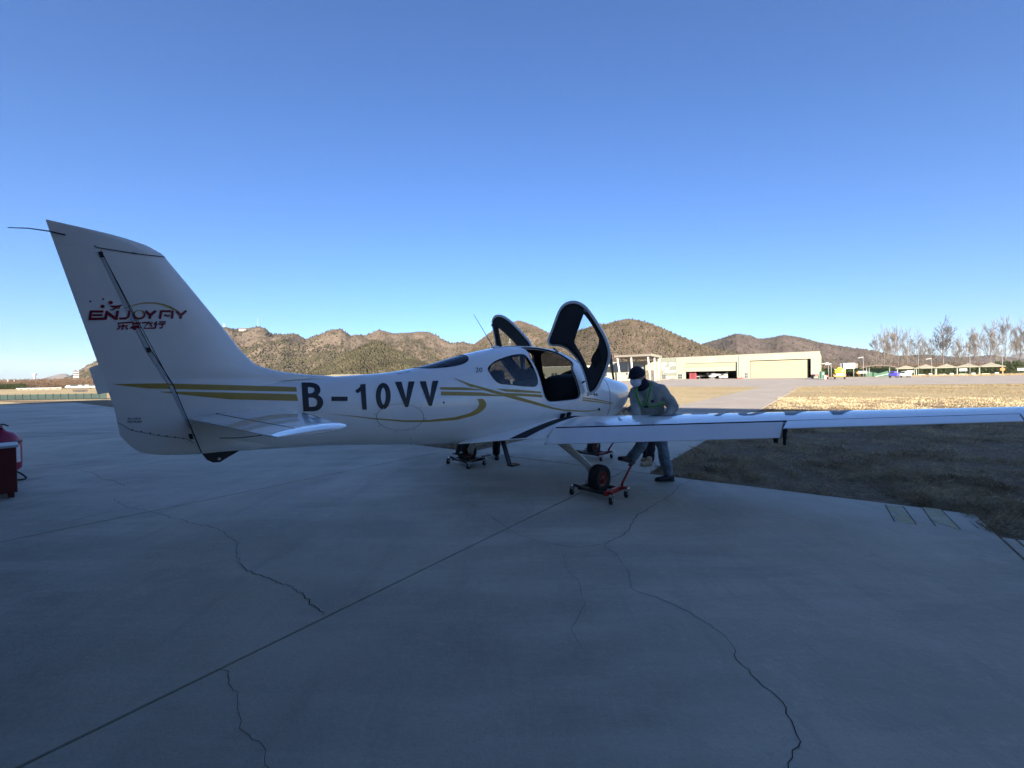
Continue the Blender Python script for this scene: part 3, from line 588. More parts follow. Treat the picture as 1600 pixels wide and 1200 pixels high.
# tail skid plate
bm=bmesh.new(); vv=[(-4.03,1.0),(-3.99,.93),(-3.95,.90),(-3.90,.895),(-3.86,.92),(-3.74,.985)]
A_=[bm.verts.new((x,-.012,z)) for x,z in vv]; B_=[bm.verts.new((x,.012,z)) for x,z in vv]; bm.faces.new(A_);bm.faces.new(B_[::-1])
for i in range(6): bm.faces.new((A_[i],A_[(i+1)%6],B_[(i+1)%6],B_[i]))
sk=bm_obj('tail_skid',bm,BLACKP,plane)
bm=bmesh.new(); lathe(bm,[(0,0),(.013,0),(.013,.03),(0,.03)],(-3.905,-.015,.925),(0,1,0),12); bm_obj('tie_down_hole',bm,GEARP,sk)
tubeo('tail_wire_antenna',[ydeck((102,367),-.03),ydeck((76,361),-.012),ydeck((44,356.5),-.006),ydeck((12,355.5),-.006)],[.006,.005,.004,.003],SEAM,plane,5)
tubeo('whip_antenna',[(-.58,0,2.05),(-.70,0,2.20),(-.96,0,2.52)],[.010,.005,.003],GREYM,plane,6)
boxo('antenna_base',(-.55,0,2.075),(.14,.03,.03),WHITE,plane,bev=.01)
# ---- lifting surfaces
def af(s,t): return 5*t*(.2969*np.sqrt(s)-.126*s-.3516*s**2+.2843*s**3-.1015*s**4)
FAIR=np.array([[.30,-1.50],[.42,-1.38],[.55,-1.12],[.68,-.90],[.79,-.745]])
def wpt(y,s,up,full=False):
    le=1.02-.035*y; te0=-.45+.16*(y-.8); te=np.interp(y,FAIR[:,0],FAIR[:,1]) if full else te0
    zt=.80+.103*(y-.8); c0=le-te0; tip=max(0,(y-5.45)/.40); th=(.165-.007*y)*(1-tip**2*.85 if tip<=1 else .1)
    if tip>0: le-=.22*tip**2; te0+=.05*tip**2; te=te0
    c=le-te; x=le-s*c
    cam_=.028*c0*4*s*(1-s)*(1.25-.5*s); half=af(s,th)*c0*(1. if not full else 1.)+.002
    sl_=(1-s)*c*math.tan(rad(2.2)) if not full else (1-s)*c*math.tan(rad(2.2))*c0/c
    if full: zt=np.interp(y,[.3,.79],[.775,.80])
    return np.array([x,y,zt+sl_+cam_+(half if up else -half*.9)])
def hfrac(y):
    le=1.02-.035*y; te=-.45+.16*(y-.8); return (le-(-.14+.125*(y-.8)))/(le-te)
def wing_secs(ys,s0,s1,full=False,N=22):
    out=[]
    for y in ys:
        a=s0(y) if callable(s0) else s0; b=s1(y) if callable(s1) else s1
        ss=a+(b-a)*((1-np.cos(np.linspace(0,math.pi,N)))/2 if a==0 else np.linspace(0,1,N))
        out.append([wpt(y,s,True,full) for s in ss[::-1]]+[wpt(y,s,False,full) for s in ss[1:]])
    return out
def flip(secs,sg): return [[(p[0],p[1]*sg,p[2]) for p in s] for s in secs]
def build_wing(sg):
    bm=bmesh.new()
    for secs in(wing_secs(np.linspace(.30,.795,8),0,1,True),wing_secs([.795,1.3,2,2.7,3.47],0,hfrac),wing_secs([3.47,4.0,4.5,4.93],0,lambda y:hfrac(y)-.004),wing_secs([4.93,5.2,5.45,5.6,5.72,5.8,5.85],0,1)):
        R=[[bm.verts.new(p) for p in s] for s in flip(secs,sg)]; n=len(R[0])
        for A,B in zip(R,R[1:]):
            for j in range(n): bm.faces.new((A[j],A[(j+1)%n],B[(j+1)%n],B[j]))
        bm.faces.new(R[0][::-1]); bm.faces.new(R[-1])
    bmesh.ops.remove_doubles(bm,verts=bm.verts[:],dist=1e-5)
    w=auto_smooth(bm_obj('wing',bm,WHITE,plane),38)
    # flap: hangs from the hinge line, deflected
    secs=[]
    for y in(.82,1.5,2.2,2.9,3.455):
        s0=hfrac(y)+.012; ss=np.linspace(s0,1,8); piv=wpt(y,s0,False); ang=rad(np.interp(y,[.8,3.47],[24,26])); out=[]
        P=[wpt(y,s,True) for s in ss[::-1]]+[wpt(y,s0-.01,True)*.4+wpt(y,s0-.012,False)*.6]+[wpt(y,s,False) for s in ss]
        for p in P:
            dx,dz=p[0]-piv[0],p[2]-piv[2]; q=(piv[0]+dx*math.cos(ang)-dz*math.sin(ang),p[1],piv[2]+dx*math.sin(ang)+dz*math.cos(ang)); out.append(q)
        secs.append(out)
    fl=loft('flap',flip(secs,sg),WHITE,plane,smooth=False); auto_smooth(fl,30)
    for y in(.98,3.40):
        b=wpt(y,.70,False); bmesh_=bmesh.new(); 
        pts=[(b[0]+.08,b[2]+.01),(b[0]-.10,b[2]),(b[0]-.16,b[2]-.10),(b[0]-.13,b[2]-.15),(b[0]-.09,b[2]-.11)]
        A=[bmesh_.verts.new((x,sg*(y-.018),z)) for x,z in pts]; B=[bmesh_.verts.new((x,sg*(y+.018),z)) for x,z in pts]
        bmesh_.faces.new(A); bmesh_.faces.new(B[::-1])
        for i in range(5): bmesh_.faces.new((A[i],A[(i+1)%5],B[(i+1)%5],B[i]))
        bm_obj('flap_hinge_bracket',bmesh_,GEARP if y<2 else SEAM,w)
    b=wpt(3.475,hfrac(3.475)+.04,False); tubeo('flap_track_arm',[np.array([b[0]+.02,sg*b[1],b[2]+.02]),np.array([b[0]-.05,sg*b[1],b[2]-.06]),np.array([b[0]-.06,sg*b[1],b[2]-.17])],[.022,.018,.012],SEAM,w,6)
    al=loft('aileron',flip(wing_secs([3.485,4.0,4.5,4.92],lambda y:hfrac(y)+.012,1,N=8),sg),WHITE,plane,smooth=False); auto_smooth(al,30)
    # dark liner in the gap in front of flap and aileron
    pts=[wpt(y,hfrac(y)+.004,True)*np.array([1,sg,1])-np.array([0,0,.006]) for y in np.linspace(.81,4.92,30)]
    tubeo('control_gap',pts,.008,SEAM,w,4)
    return w
wr=build_wing(-1); wl=build_wing(1)
# black anti slip walkway on the right wing root
def wup(x,y,full):
    le=1.02-.035*y; te=np.interp(y,FAIR[:,0],FAIR[:,1]) if full else -.45+.16*(y-.8); return wpt(y,(le-x)/(le-te),True,full)
v=[];f=[];n=26
WALK=M_('anti_slip_walkway',(.02,.021,.023),rough=.85,bump=.4,bscale=300)
for sg in(-1,1):
    v=[];f=[]
    for j,y in enumerate(np.linspace(.655,.785,5)):
        te=np.interp(y,FAIR[:,0],FAIR[:,1])
        for x in np.linspace(.55,te+.006,n): p=wup(x,y,True); v.append((p[0],sg*y,p[2]+.004))
    f=[(j*n+i,j*n+i+1,(j+1)*n+i+1,(j+1)*n+i) for j in range(4) for i in range(n-1)]
    pyd('walkway_strip',v,f,WALK,plane,True)
for x in(.20,.36):
    p=wup(x,.67,True); bm=bmesh.new(); box(bm,(x,-.665,p[2]+.03),(.075,.03,.085),Matrix.Rotation(rad(20),4,'X'),.008); bm_obj('step_block',bm,RUBBER,wr)
# tailplane
def hpt(y,s,up):
    le=-3.33-.088*y; te=-4.125+.108*y
    tip=max(0,(y-1.78)/.14)
    if tip>0: le-=.10*tip**2; te+=.01*tip
    c=le-te; half=af(s,.112)*c*(1-.60*min(tip,1)**2.5)+.002; return np.array([le-s*c,y,1.305+(1-s)*.01+(half if up else -half)])
def hh(y): return ((-3.33-.088*y)-(-3.93+.085*y))/((-3.33-.088*y)-(-4.125+.108*y))
def hsecs(ys,s0,s1,N=18):
    out=[]
    for y in ys:
        a=s0(y) if callable(s0) else s0; b=s1(y) if callable(s1) else s1
        ss=a+(b-a)*((1-np.cos(np.linspace(0,math.pi,N)))/2 if a==0 else np.linspace(0,1,N)); out.append([hpt(y,s,True) for s in ss[::-1]]+[hpt(y,s,False) for s in ss[1:]])
    return out
for sg in(-1,1):
    bm=bmesh.new()
    for secs in(hsecs([.02,.1,.5,1.0,1.5,1.775],0,lambda y:hh(y)-.008),hsecs([1.775,1.80,1.84,1.88,1.91,1.92],0,1)):
        R=[[bm.verts.new(p) for p in s] for s in flip(secs,sg)]; n=len(R[0])
        for A,B in zip(R,R[1:]):
            for j in range(n): bm.faces.new((A[j],A[(j+1)%n],B[(j+1)%n],B[j]))
        bm.faces.new(R[0][::-1]); bm.faces.new(R[-1])
    bmesh.ops.remove_doubles(bm,verts=bm.verts[:],dist=1e-5)
    hs=auto_smooth(bm_obj('tailplane',bm,WHITE,plane),40)
    el=loft('elevator',flip(hsecs([.10,.5,1.0,1.5,1.765],lambda y:hh(y)+.012,1,N=8),sg),WHITE,plane,smooth=False); auto_smooth(el,30)
    tubeo('control_gap',[hpt(y,hh(y)+.002,True)*np.array([1,sg,1])-np.array([0,0,.008]) for y in np.linspace(.09,1.77,12)],.009,SEAM,hs,4)
tag(decal('elevator_root_gap',[stroke([(338,646),(345,647),(352,645)],1.2),stroke([(343,684.5),(372,684),(400,681),(412,679)],1.1)],SEAM,fus,12,2,.004),kind='stuff')
# ---- undercarriage
DRIM=M_('dark_red_rim',(.16,.018,.014),rough=.45,var=.3,vscale=25)
def wheel(c,r,w,axis=(0,1,0),par=None,hub=None):
    bm=bmesh.new(); pr=[(r*.52,-w*.36),(r*.80,-w*.5),(r*.93,-w*.45),(r*.985,-w*.3),(r*.985,-w*.19),(r*.955,-w*.17),(r*.955,-w*.13),(r,-w*.11),(r,w*.11),(r*.955,w*.13),(r*.955,w*.17),(r*.985,w*.19),(r*.985,w*.3),(r*.93,w*.45),(r*.80,w*.5),(r*.52,w*.36)]
    lathe(bm,pr,c,axis,36); t=bm_obj('tyre',bm,RUBBER,par,True)
    bm=bmesh.new(); lathe(bm,[(0,-w*.4),(r*.2,-w*.38),(r*.22,-w*.28),(r*.44,-w*.26),(r*.54,-w*.40),(r*.56,-w*.36),(r*.56,w*.36),(r*.54,w*.40),(r*.44,w*.26),(r*.22,w*.28),(r*.2,w*.38),(0,w*.4)],c,axis,30)
    ax=np.array(axis,float); u,wv=frame_of(ax)
    for k in range(6):
        a=k*math.pi/3
        for s in(-1,1):
            p=np.array(c)+ax*s*w*.27+(u*math.cos(a)+wv*math.sin(a))*r*.34; lathe(bm,[(0,s*.016),(.013,s*.016),(.013,0)],p,ax,8)
    bm_obj('rim',bm,hub or GREYM,t,True); return t
for sg in(-1,1):
    secs=[]
    for (x,y,z,ch,tk) in[(.02,.50,.80,.30,.07),(.01,.72,.69,.24,.06),(0,.95,.56,.20,.055),(-.01,1.15,.45,.165,.05),(-.01,1.25,.385,.15,.05),(0,1.31,.30,.16,.06),(0,1.33,.22,.13,.06)]:
        ring=[]
        for a in np.linspace(0,2*math.pi,16,endpoint=False): ring.append((x+ch/2*math.cos(a),sg*(y+tk/2*math.sin(a)*.75),z+tk/2*math.sin(a)*.65))
        secs.append(ring)
    lg=loft('main_gear_leg',secs,GEARP,plane); wheel((0,sg*1.425,.235),.187,.155,(0,1,0),plane,DRIM)
    tubeo('axle',[(0,sg*1.30,.235),(0,sg*1.38,.235)],.028,GREYM,lg)
wheel((2.06,0,.215),.165,.13,(0,1,0),plane,DRIM)
bm=bmesh.new(); tube(bm,[(2.02,0,.78),(2.16,0,.50)],[.035,.03],10)
for sy in(-1,1): tube(bm,[(2.15,sy*.03,.52),(2.15,sy*.085,.46),(2.06,sy*.085,.215)],[.028,.024,.02],8)
box(bm,(2.15,0,.50),(.07,.16,.05),None,.01); bm_obj('nose_gear_strut',bm,GEARP,plane,True)
for sg in(-1,1):
    bm=bmesh.new(); box(bm,(-.86,sg*.515,.60),(.065,.028,.36),Matrix.Rotation(rad(sg*22),4,'X'),.006)
    box(bm,(-.82,sg*.61,.435),(.14,.11,.022),None,.006); bm_obj('boarding_step',bm,BLACKP,plane)
tubeo('fuel_drain',[(-.35,.2,.70),(-.36,.2,.62)],.02,BLACKP,plane)
# ---- propeller
hub=(2.90,0,1.345)
bm=bmesh.new(); lathe(bm,[(.175,-.05),(.175,.0),(.165,.06),(.135,.12),(.09,.165),(.04,.19),(0,.195)],(2.86,0,1.345),(1,0,0),28); spn=bm_obj('spinner',bm,WHITE,plane,True)
for k in range(3):
    a=rad(9+120*k); e=np.array([0,math.sin(a),math.cos(a)]); q=np.cross(e,np.array([1.,0,0])); secs=[]
    for r,ch,tk,tw in[(.10,.07,.06,60),(.2,.09,.045,52),(.35,.135,.028,40),(.55,.14,.02,30),(.75,.125,.014,23),(.90,.095,.01,19),(.955,.05,.006,18)]:
        t=rad(tw); dv=np.array([1.,0,0])*math.sin(t)+q*math.cos(t); nv=np.array([1.,0,0])*math.cos(t)-q*math.sin(t)
        secs.append([np.array(hub)+e*r+dv*ch/2*math.cos(b)+nv*tk/2*math.sin(b) for b in np.linspace(0,2*math.pi,14,endpoint=False)])
    loft('propeller_blade',secs,BLACKP,plane)
# ---- gull doors (opened up and forward)
DN=np.array([-.89,-.08,-.44]); DN/=np.linalg.norm(DN); DP=np.array([.55,-.80,2.1])
def dplane(P): 
    o=[]
    for px in P:
        d=pray(px); o.append(CP+d*(((DP-CP)@DN)/(d@DN)))
    return np.array(o)
out_px=[c3(*p) for p in [(842,510),(880,400),(925,270),(965,180),(1010,120),(1075,83),(1140,75),(1210,95),(1280,150),(1350,250),(1420,365),(1480,470),(1525,580),(1545,680),(1530,790),(1480,930),(1420,1060),(1380,1105),(1330,1120),(1295,1080),(1270,1000),(1230,900),(1180,800),(1120,720),(1040,640),(960,600),(880,590),(850,560)]]
win2_px=[c3(*p) for p in [(1240,230),(1290,290),(1340,370),(1385,455),(1408,530),(1395,600),(1355,690),(1325,790),(1290,855),(1265,850),(1235,790),(1180,690),(1130,610),(1115,560),(1135,480),(1165,400),(1195,320),(1220,260)]]
o3=dplane(catmull(out_px,4,True)); w3=dplane(catmull(win2_px,5,True))
du=np.array([DN[1],-DN[0],0]); du/=np.linalg.norm(du); dv=np.cross(DN,du)
to2=lambda P:np.stack([(P-DP)@du,(P-DP)@dv],1)
O2=resample(to2(o3),96,True); W2=to2(w3); oc=O2.mean(0); wc=W2.mean(0)
def ring_like(P,c,ref):   # resample outline P so that point i lies in the direction of ref i
    ang=np.arctan2(*(ref-c).T[::-1]); Pd=resample(P,600,True); pa=np.arctan2(*(Pd-c).T[::-1]); return np.array([Pd[np.argmin(np.abs((pa-a+math.pi)%(2*math.pi)-math.pi))] for a in ang])
WR=ring_like(W2,wc,O2); cen=O2.mean(0)
def inset(P,k):   # move an outline inwards by k
    t=np.roll(P,-1,0)-np.roll(P,1,0); n_=np.stack([-t[:,1],t[:,0]],1); n_/=np.linalg.norm(n_,axis=1)[:,None]+1e-9
    if (((cen-P)*n_).sum(1)).mean()<0: n_=-n_
    return P+n_*k
def up3(P2,depth,sg):
    r=np.sqrt((((P2-cen)/np.array([.55,.7]))**2).sum(1)); bul=.07*(1-np.clip(r,0,1.3)**2)
    p=DP+P2[:,0:1]*du+P2[:,1:2]*dv-DN*(depth+bul)[:,None]; p[:,1]*=-sg; return p
def strip(name,rings,m,par,sg,smooth=True):
    n=len(rings[0][0]); v=np.vstack([up3(P,np.full(n,dd),sg) for P,dd in rings]); f=[(r*n+i,r*n+(i+1)%n,(r+1)*n+(i+1)%n,(r+1)*n+i) for r in range(len(rings)-1) for i in range(n)]
    return pyd(name,v,f,m,par,smooth)
I1=inset(O2,.035);I2=inset(O2,.055);I3=inset(O2,.085)
for sg in(-1,1):
    dr=strip('door',[(I1,-.005),(O2,.0),(inset(O2,-.006),.012),(O2,.03),(inset(WR,-.02),.045),(WR,.04)],WHITE,plane,sg)
    dr['label']='raised gull door with black seal and curved window'
    strip('door_seal',[(I1,-.004),(inset(O2,.045),-.02),(I2,-.004)],RUBBER,dr,sg)
    B0=I2
    def mixr(t): return B0*(1-t)+WR*t
    strip('door_lining',[(B0,-.002),(I3*.5+mixr(.25)*.5,-.014),(mixr(.5),-.02),(mixr(.85),-.018),(WR,.0),(WR,.04)],LINING,dr,sg)
    pts=up3(WR,np.full(len(WR),.03),sg); c=up3(wc[None],np.full(1,.03),sg); v=np.vstack([pts,c]); n=len(pts)
    pyd('door_window',v,[(i,(i+1)%n,n) for i in range(n)],GLASSC,dr,True)
    pk=up3(np.array([to2(dplane([c3(*p)]))[0] for p in [(1400,620),(1345,700),(1325,760),(1380,840),(1440,760),(1430,660)]]),np.full(6,-.045),sg); pk2=up3(np.array([to2(dplane([c3(*p)]))[0] for p in [(1400,620),(1345,700),(1325,760),(1380,840),(1440,760),(1430,660)]]),np.full(6,0.),sg)
    pyd('map_pocket',np.vstack([pk,pk2]),[tuple(range(6))]+[(i,(i+1)%6,6+(i+1)%6,6+i) for i in range(6)],RUBBER,dr)
    for p in[(1275,180),(1470,810)]:
        q=up3(to2(dplane([c3(*p)])),np.full(1,-.02),sg)[0]; boxo('door_latch',tuple(q),(.05,.035,.03),BLACKP if p[1]>300 else GREYM,dr,rot=Matrix.Rotation(rad(40),4,'Y'),bev=.006)
    hp=up3(to2(dplane([c3(900,620)])),np.full(1,.01),sg)[0]; hq=fpt(.60,rad(66) if sg<0 else math.pi-rad(66)); tubeo('door_hinge',[hp,(hp+hq)/2+np.array([0,0,.01]),hq],.016,GREYM,dr)
    hp=up3(to2(dplane([c3(1262,985)])),np.full(1,-.01),sg)[0]; hq=fpt(.80,rad(18) if sg<0 else math.pi-rad(18),-.02); tubeo('gas_strut',[hp,(hp*.5+hq*.5),hq],[.014,.014,.008],BLACKP,dr)
# ---- markings
def glyph_ribs(ch,t=.22):
    L_={}
    if ch=='B':
        w=.62; yl=.50
        return [stroke([(t/2,0),(t/2,1)],t),stroke([(t*.9,.92),(.33,.92),(.47,.89),(.55,.83),(.57,.745),(.54,.66),(.46,.59),(.33,.55),(t*.9,.55)],[.16,.16,.17,.2,.22,.2,.17,.15,.15],True),
                stroke([(t*.9,.555),(.36,.55),(.51,.51),(.61,.42),(.64,.305),(.60,.19),(.50,.10),(.36,.08),(t*.9,.08)],[.13,.13,.16,.2,.23,.2,.17,.16,.16],True)],.75
    if ch=='-': return [stroke([(0,.40),(.62,.40)],.16)],.62
    if ch=='1': return [stroke([(.30,0),(.30,1)],t),stroke([(.30,.90),(.20,.82),(.0,.72)],[.22,.17,.13])],.41
    if ch=='0':
        a=np.linspace(-math.pi/2,1.5*math.pi,40); P=np.stack([.32+.22*np.cos(a),.5+.415*np.sin(a)],1); ws=.17+.05*abs(np.cos(a)); 
        t_=np.gradient(P,axis=0); t_/=np.linalg.norm(t_,axis=1)[:,None]; nn=np.stack([-t_[:,1],t_[:,0]],1); return [(P+nn*ws[:,None]/2,P-nn*ws[:,None]/2)],.64
    if ch=='V': return [([(0,1),(.27,0)],[(.24,1),(.38,.30),(.40,0)]),([(.72,1),(.47,0)],[(.49,1),(.37,.35),(.27,0)])],.72
def place(ribs,w,q):
    TL,TR,BR,BL=[np.array(p,float) for p in q]
    def mp(P):
        P=np.asarray(P,float); u=P[:,0:1]/w; v_=P[:,1:2]; return (TL*(1-u)+TR*u)*v_+(BL*(1-u)+BR*u)*(1-v_)
    return [(mp(A),mp(B)) for A,B in ribs]
REG=[('B',[(471,598),(503,598),(506,642),(474,643)]),('-',[(517,598),(543,598),(543,640),(518,640)]),('1',[(555,602),(571,600),(573,640),(560,640)]),('0',[(587,599),(610,598),(610,639),(588,640)]),('V',[(617,597),(648,596),(644,636),(626,636)]),('V',[(655.5,596),(685,595),(681,634),(663,634)])]
# dash sits between the given quads; its bar is drawn at 40 % height
for ch,q in REG:
    ribs,w=glyph_ribs(ch); decal('registration_letter',place(ribs,w,q),BLACKP,fus,14 if ch!='0' else 40,3,.0035)
a4=lambda X,Y:(400+X/4,520+Y/4)
S=[([(177,600),(262,599.2),(400,603),(463,605)],[(177,600.6),(205,604),(232,607),(262,607.5),(400,611),(464,612)]),
   ([(250,612),(280,612),(400,614.5),(463,616)],[(251,612.6),(300,618),(360,624),(400,625),(466,626.5)]),
   ([a4(1150,340),a4(1300,341),a4(1420,357)],[a4(1153,356),a4(1300,358),a4(1400,360)]),
   ([a4(1155,367),a4(1400,372),a4(1535,392)],[a4(1158,391),a4(1400,394),a4(1545,397)]),
   ([c4(315,662),c4(450,668),c4(608,681)],[c4(375,681),c4(470,687),c4(615,694)]),
   ([c4(340,690),c4(470,693),c4(616,702)],[c4(415,708),c4(500,712),c4(622,720)]),
   ([c4(38,592),c4(150,632),c4(300,672),c4(450,712),c4(600,756),c4(690,785),c4(770,800),c4(900,808),c4(985,801)],[c4(40,596),c4(130,640),c4(290,690),c4(450,735),c4(600,775),c4(690,797),c4(770,810),c4(900,815),c4(985,805)]),
   ([c4(38,592),c4(90,620),c4(158,655)],[c4(60,603),c4(120,625),c4(175,641)]),
   ([a4(340,498),a4(560,517),a4(750,541),a4(930,557),a4(1080,557),a4(1250,545),a4(1370,515),a4(1420,485),a4(1441,455),a4(1436,430),a4(1415,411)],[a4(340,499),a4(560,514),a4(750,534),a4(930,547),a4(1080,545),a4(1240,528),a4(1335,503),a4(1380,475),a4(1396,450),a4(1392,430),a4(1380,414)]),
   ([(910,620.5),(930,623),(957,629)],[(910,622.5),(930,625),(957,630)]),([(910,624),(930,626.5),(957,631)],[(910,626),(930,628.5),(958,632)])]
for r in S: decal('gold_stripe',[r],GOLD,fus,60,4,.0028)
th=np.linspace(0,2*math.pi,60); cc=np.stack([625+37*np.cos(th),651.5+20.5*np.sin(th)],1)
decal('inspection_cover_seam',[(cc+(cc-[625,651.5])*.008,cc-(cc-[625,651.5])*.008)],SEAM,fus,60,2,.003)
scr=[(625+40*math.cos(a),651.5+23.5*math.sin(a)) for a in np.linspace(.2,6.4,9)]+[(693,629),(642,686),(642,701-8)]
tag(decal('screw_head',[stroke([(x-.6,y),(x+.6,y)],1.2) for x,y in scr]+[stroke([(692,629),(694.5,629)],2.6)],SEAM,fus,3,2,.003),kind='stuff')
decal('fuel_vent',[([(933,638.5),(936,637)],[(935,642),(937.5,640.5)])],SEAM,fus,4,2,.01)
tubeo('grab_handle',[fpt(-.63,rad(52),.0),fpt(-.60,rad(50),.03),fpt(-.52,rad(50),.03),fpt(-.49,rad(51),.0)],.006,SEAM,fus,6)
# small printed text: built from Blender's own font
def text_mesh(s,size=1.,shear=0.,bold=0.):
    cu=D.curves.new('txt','FONT'); cu.body=s; cu.size=size; cu.shear=shear; cu.offset=bold; cu.resolution_u=2; o=D.objects.new('txt',cu); COL.objects.link(o)
    dg=bpy.context.evaluated_depsgraph_get(); me=D.meshes.new_from_object(o.evaluated_get(dg)); D.objects.remove(o); D.curves.remove(cu); return me
def text_uv(me):
    bm=bmesh.new(); bm.from_mesh(me); bmesh.ops.triangulate(bm,faces=bm.faces[:]); V_=np.array([v.co[:2] for v in bm.verts]); F_=[tuple(v.index for v in f.verts) for f in bm.faces]; bm.free(); D.meshes.remove(me)
    mn,mx=V_.min(0),V_.max(0); return (V_-mn)/(mx-mn),F_
def text_px(name,s,q,m,par,shear=0.,bold=0.,off=.0035):
    U,F_=text_uv(text_mesh(s,1.,shear,bold)); TL,TR,BR,BL=[np.array(p,float) for p in q]; u=U[:,0:1];v_=U[:,1:2]
    P=(TL*(1-u)+TR*u)*v_+(BL*(1-u)+BR*u)*(1-v_); h=hits(P); h=h+snorm(h)*off; return pyd(name,h,F_,m,par)
text_px('small_lettering','20',[(743,574.5),(753.5,574.5),(753.5,582),(743,582)],BLACKP,fus)
text_px('small_lettering','S+46',[(917,613),(934,614),(934,619),(917,618.5)],BLACKP,fus,bold=.02)
text_px('small_lettering','NO PUSH',[(199.5,657.5),(221.5,657),(221.5,660.5),(199.5,660.5)],BLACKP,rud,bold=.01)
text_px('small_lettering','禁止推动',[(199.5,652.5),(220.5,652),(220.5,655.5),(199.5,656)],BLACKP,rud)
text_px('small_lettering','NO STEP',[(622,583.5),(641,580),(641,582),(622,585.5)],GREYM,fus)
# tail logo
g=lambda X,Y:(130+X/9.41,460+Y/9.41); GW=lambda w:w*1.12/9.41
def cs(P,w): 
    return stroke([g(*p) for p in P],GW(w) if np.ndim(w)==0 else [GW(x) for x in w])
W_=30
logo=[cs([(105,252),(300,252)],30),cs([(118,240),(100,375)],34),cs([(135,305),(285,303)],26),cs([(88,362),(330,358)],32),
      cs([(350,240),(330,370)],36),cs([(340,255),(490,365)],38),cs([(510,240),(488,372)],36),
      cs([(680,238),(668,320),(650,345),(620,355),(530,356)],28),
      cs([(920,245),(990,310)],34),cs([(1070,240),(985,310)],34),cs([(985,300),(978,360)],36),
      cs([(1150,240),(1130,360)],34),cs([(1135,248),(1290,246)],28),cs([(1315,238),(1305,356)],34),
      cs([(1370,245),(1440,310)],32),cs([(1515,240),(1435,308)],32),cs([(1437,300),(1428,358)],34)]
for q_ in(slice(0,4),slice(4,7),slice(7,8),slice(8,11),slice(11,13),slice(13,14),slice(14,17)): decal('logo_letter',logo[q_],RED,rud,10,3,.0045)
decal('logo_letter',[cs([(1190,312),(1215,305),(1245,320),(1275,305)],22)],RED,fin,10,3,.0045)
a=np.linspace(0,2*math.pi,40); RO=np.stack([825+92*np.cos(a),300+70*np.sin(a)],1); RI=np.stack([825+62*np.cos(a),290+50*np.sin(a)],1); RC=np.stack([825+72*np.cos(a),288+58*np.sin(a)],1)
decal('logo_lettering',[([g(*p) for p in RO],[g(*p) for p in RC])],RED,fin,40,3,.0045)
decal('logo_ring',[([g(*p) for p in RC],[g(*p) for p in RI])],GOLD,fin,40,3,.005)
decal('logo_arc',[([g(*p) for p in [(570,215),(680,175),(800,138),(920,118),(1050,118),(1180,140),(1300,185),(1410,250)]],[g(*p) for p in [(570,217),(680,185),(800,152),(920,134),(1050,136),(1170,160),(1280,205),(1370,250)]])],GOLD,fin,40,3,.0045)
for (x,y,r) in[(107,104,16),(295,70,16),(408,121,32),(287,178,32)]:
    P=np.stack([x+r*np.cos(a),y+r*.8*np.sin(a)],1); decal('logo_dot',[([g(*p) for p in P[:20]],[g(*p) for p in P[20:][::-1]])],BLUEDOT if r<20 else RED,rud,10,3,.0045)
tag(decal('logo_plane',[cs([(395,178),(470,183),(540,172),(580,152)],[10,26,26,6]),cs([(500,185),(440,228),(390,222)],[26,16,8]),cs([(480,175),(440,172),(400,172)],[16,12,6]),cs([(530,190),(545,203),(500,205)],[14,10,8])],RED,rud,10,3,.005),kind='stuff')
# 乐享飞行 drawn stroke by stroke
cw=19
han=[cs([(510,425),(735,410)],cw),cs([(530,425),(515,468),(660,462)],cw),cs([(592,440),(580,515),(560,510)],cw),cs([(545,485),(500,520)],cw),cs([(625,480),(660,512)],cw),
     cs([(720,425),(850,420)],cw),cs([(790,405),(785,425)],cw),cs([(735,440),(840,437)],10),cs([(735,440),(730,462),(830,460),(840,437)],10),cs([(715,478),(830,474)],cw),cs([(830,474),(780,490),(770,515),(735,512)],cw),cs([(690,494),(850,490)],cw),
     cs([(865,418),(985,410)],cw),cs([(970,410),(890,500),(1060,495)],cw),cs([(1020,410),(985,440)],cw),cs([(975,440),(1015,472)],cw),
     cs([(1090,400),(1040,440)],cw),cs([(1085,430),(1062,462)],cw),cs([(1072,450),(1058,500)],cw),cs([(1120,408),(1215,402)],cw),cs([(1105,438),(1210,432)],cw),cs([(1170,438),(1155,495),(1120,494)],cw)]
for q_ in(slice(0,5),slice(5,12),slice(12,16),slice(16,22)): tag(decal('logo_character',han[q_],RED,rud,8,2,.0045),kind='stuff')
# registration on top of the right wing
def wing_letter(ch,y0,y1,x0,x1):
    ribs,w=glyph_ribs(ch); v=[];f=[]
    for A,B in ribs:
        n=12 if ch!='0' else 30; A=resample(A,n);B=resample(B,n); k=len(v)
        for t in np.linspace(0,1,3):
            for p in A*(1-t)+B*t:
                y=y0+(y1-y0)*p[0]/w; x=x0+(x1-x0)*p[1]; q=wup(x,y,False); v.append((q[0],-q[1],q[2]+.0035))
        f+=[(k+r*n+i,k+r*n+i+1,k+(r+1)*n+i+1,k+(r+1)*n+i) for r in range(2) for i in range(n-1)]
    pyd('registration_letter',v,f,BLACKP,wr,True)
for ch,y0,y1,x0,x1 in(('B',1.93,2.32,.40,.85),('-',2.42,2.62,.40,.85),('1',2.68,2.80,.40,.85),('0',2.95,3.20,.40,.85),('V',3.33,3.60,.40,.85),('V',3.72,3.97,.40,.85)): wing_letter(ch,y0,y1,x0,x1)
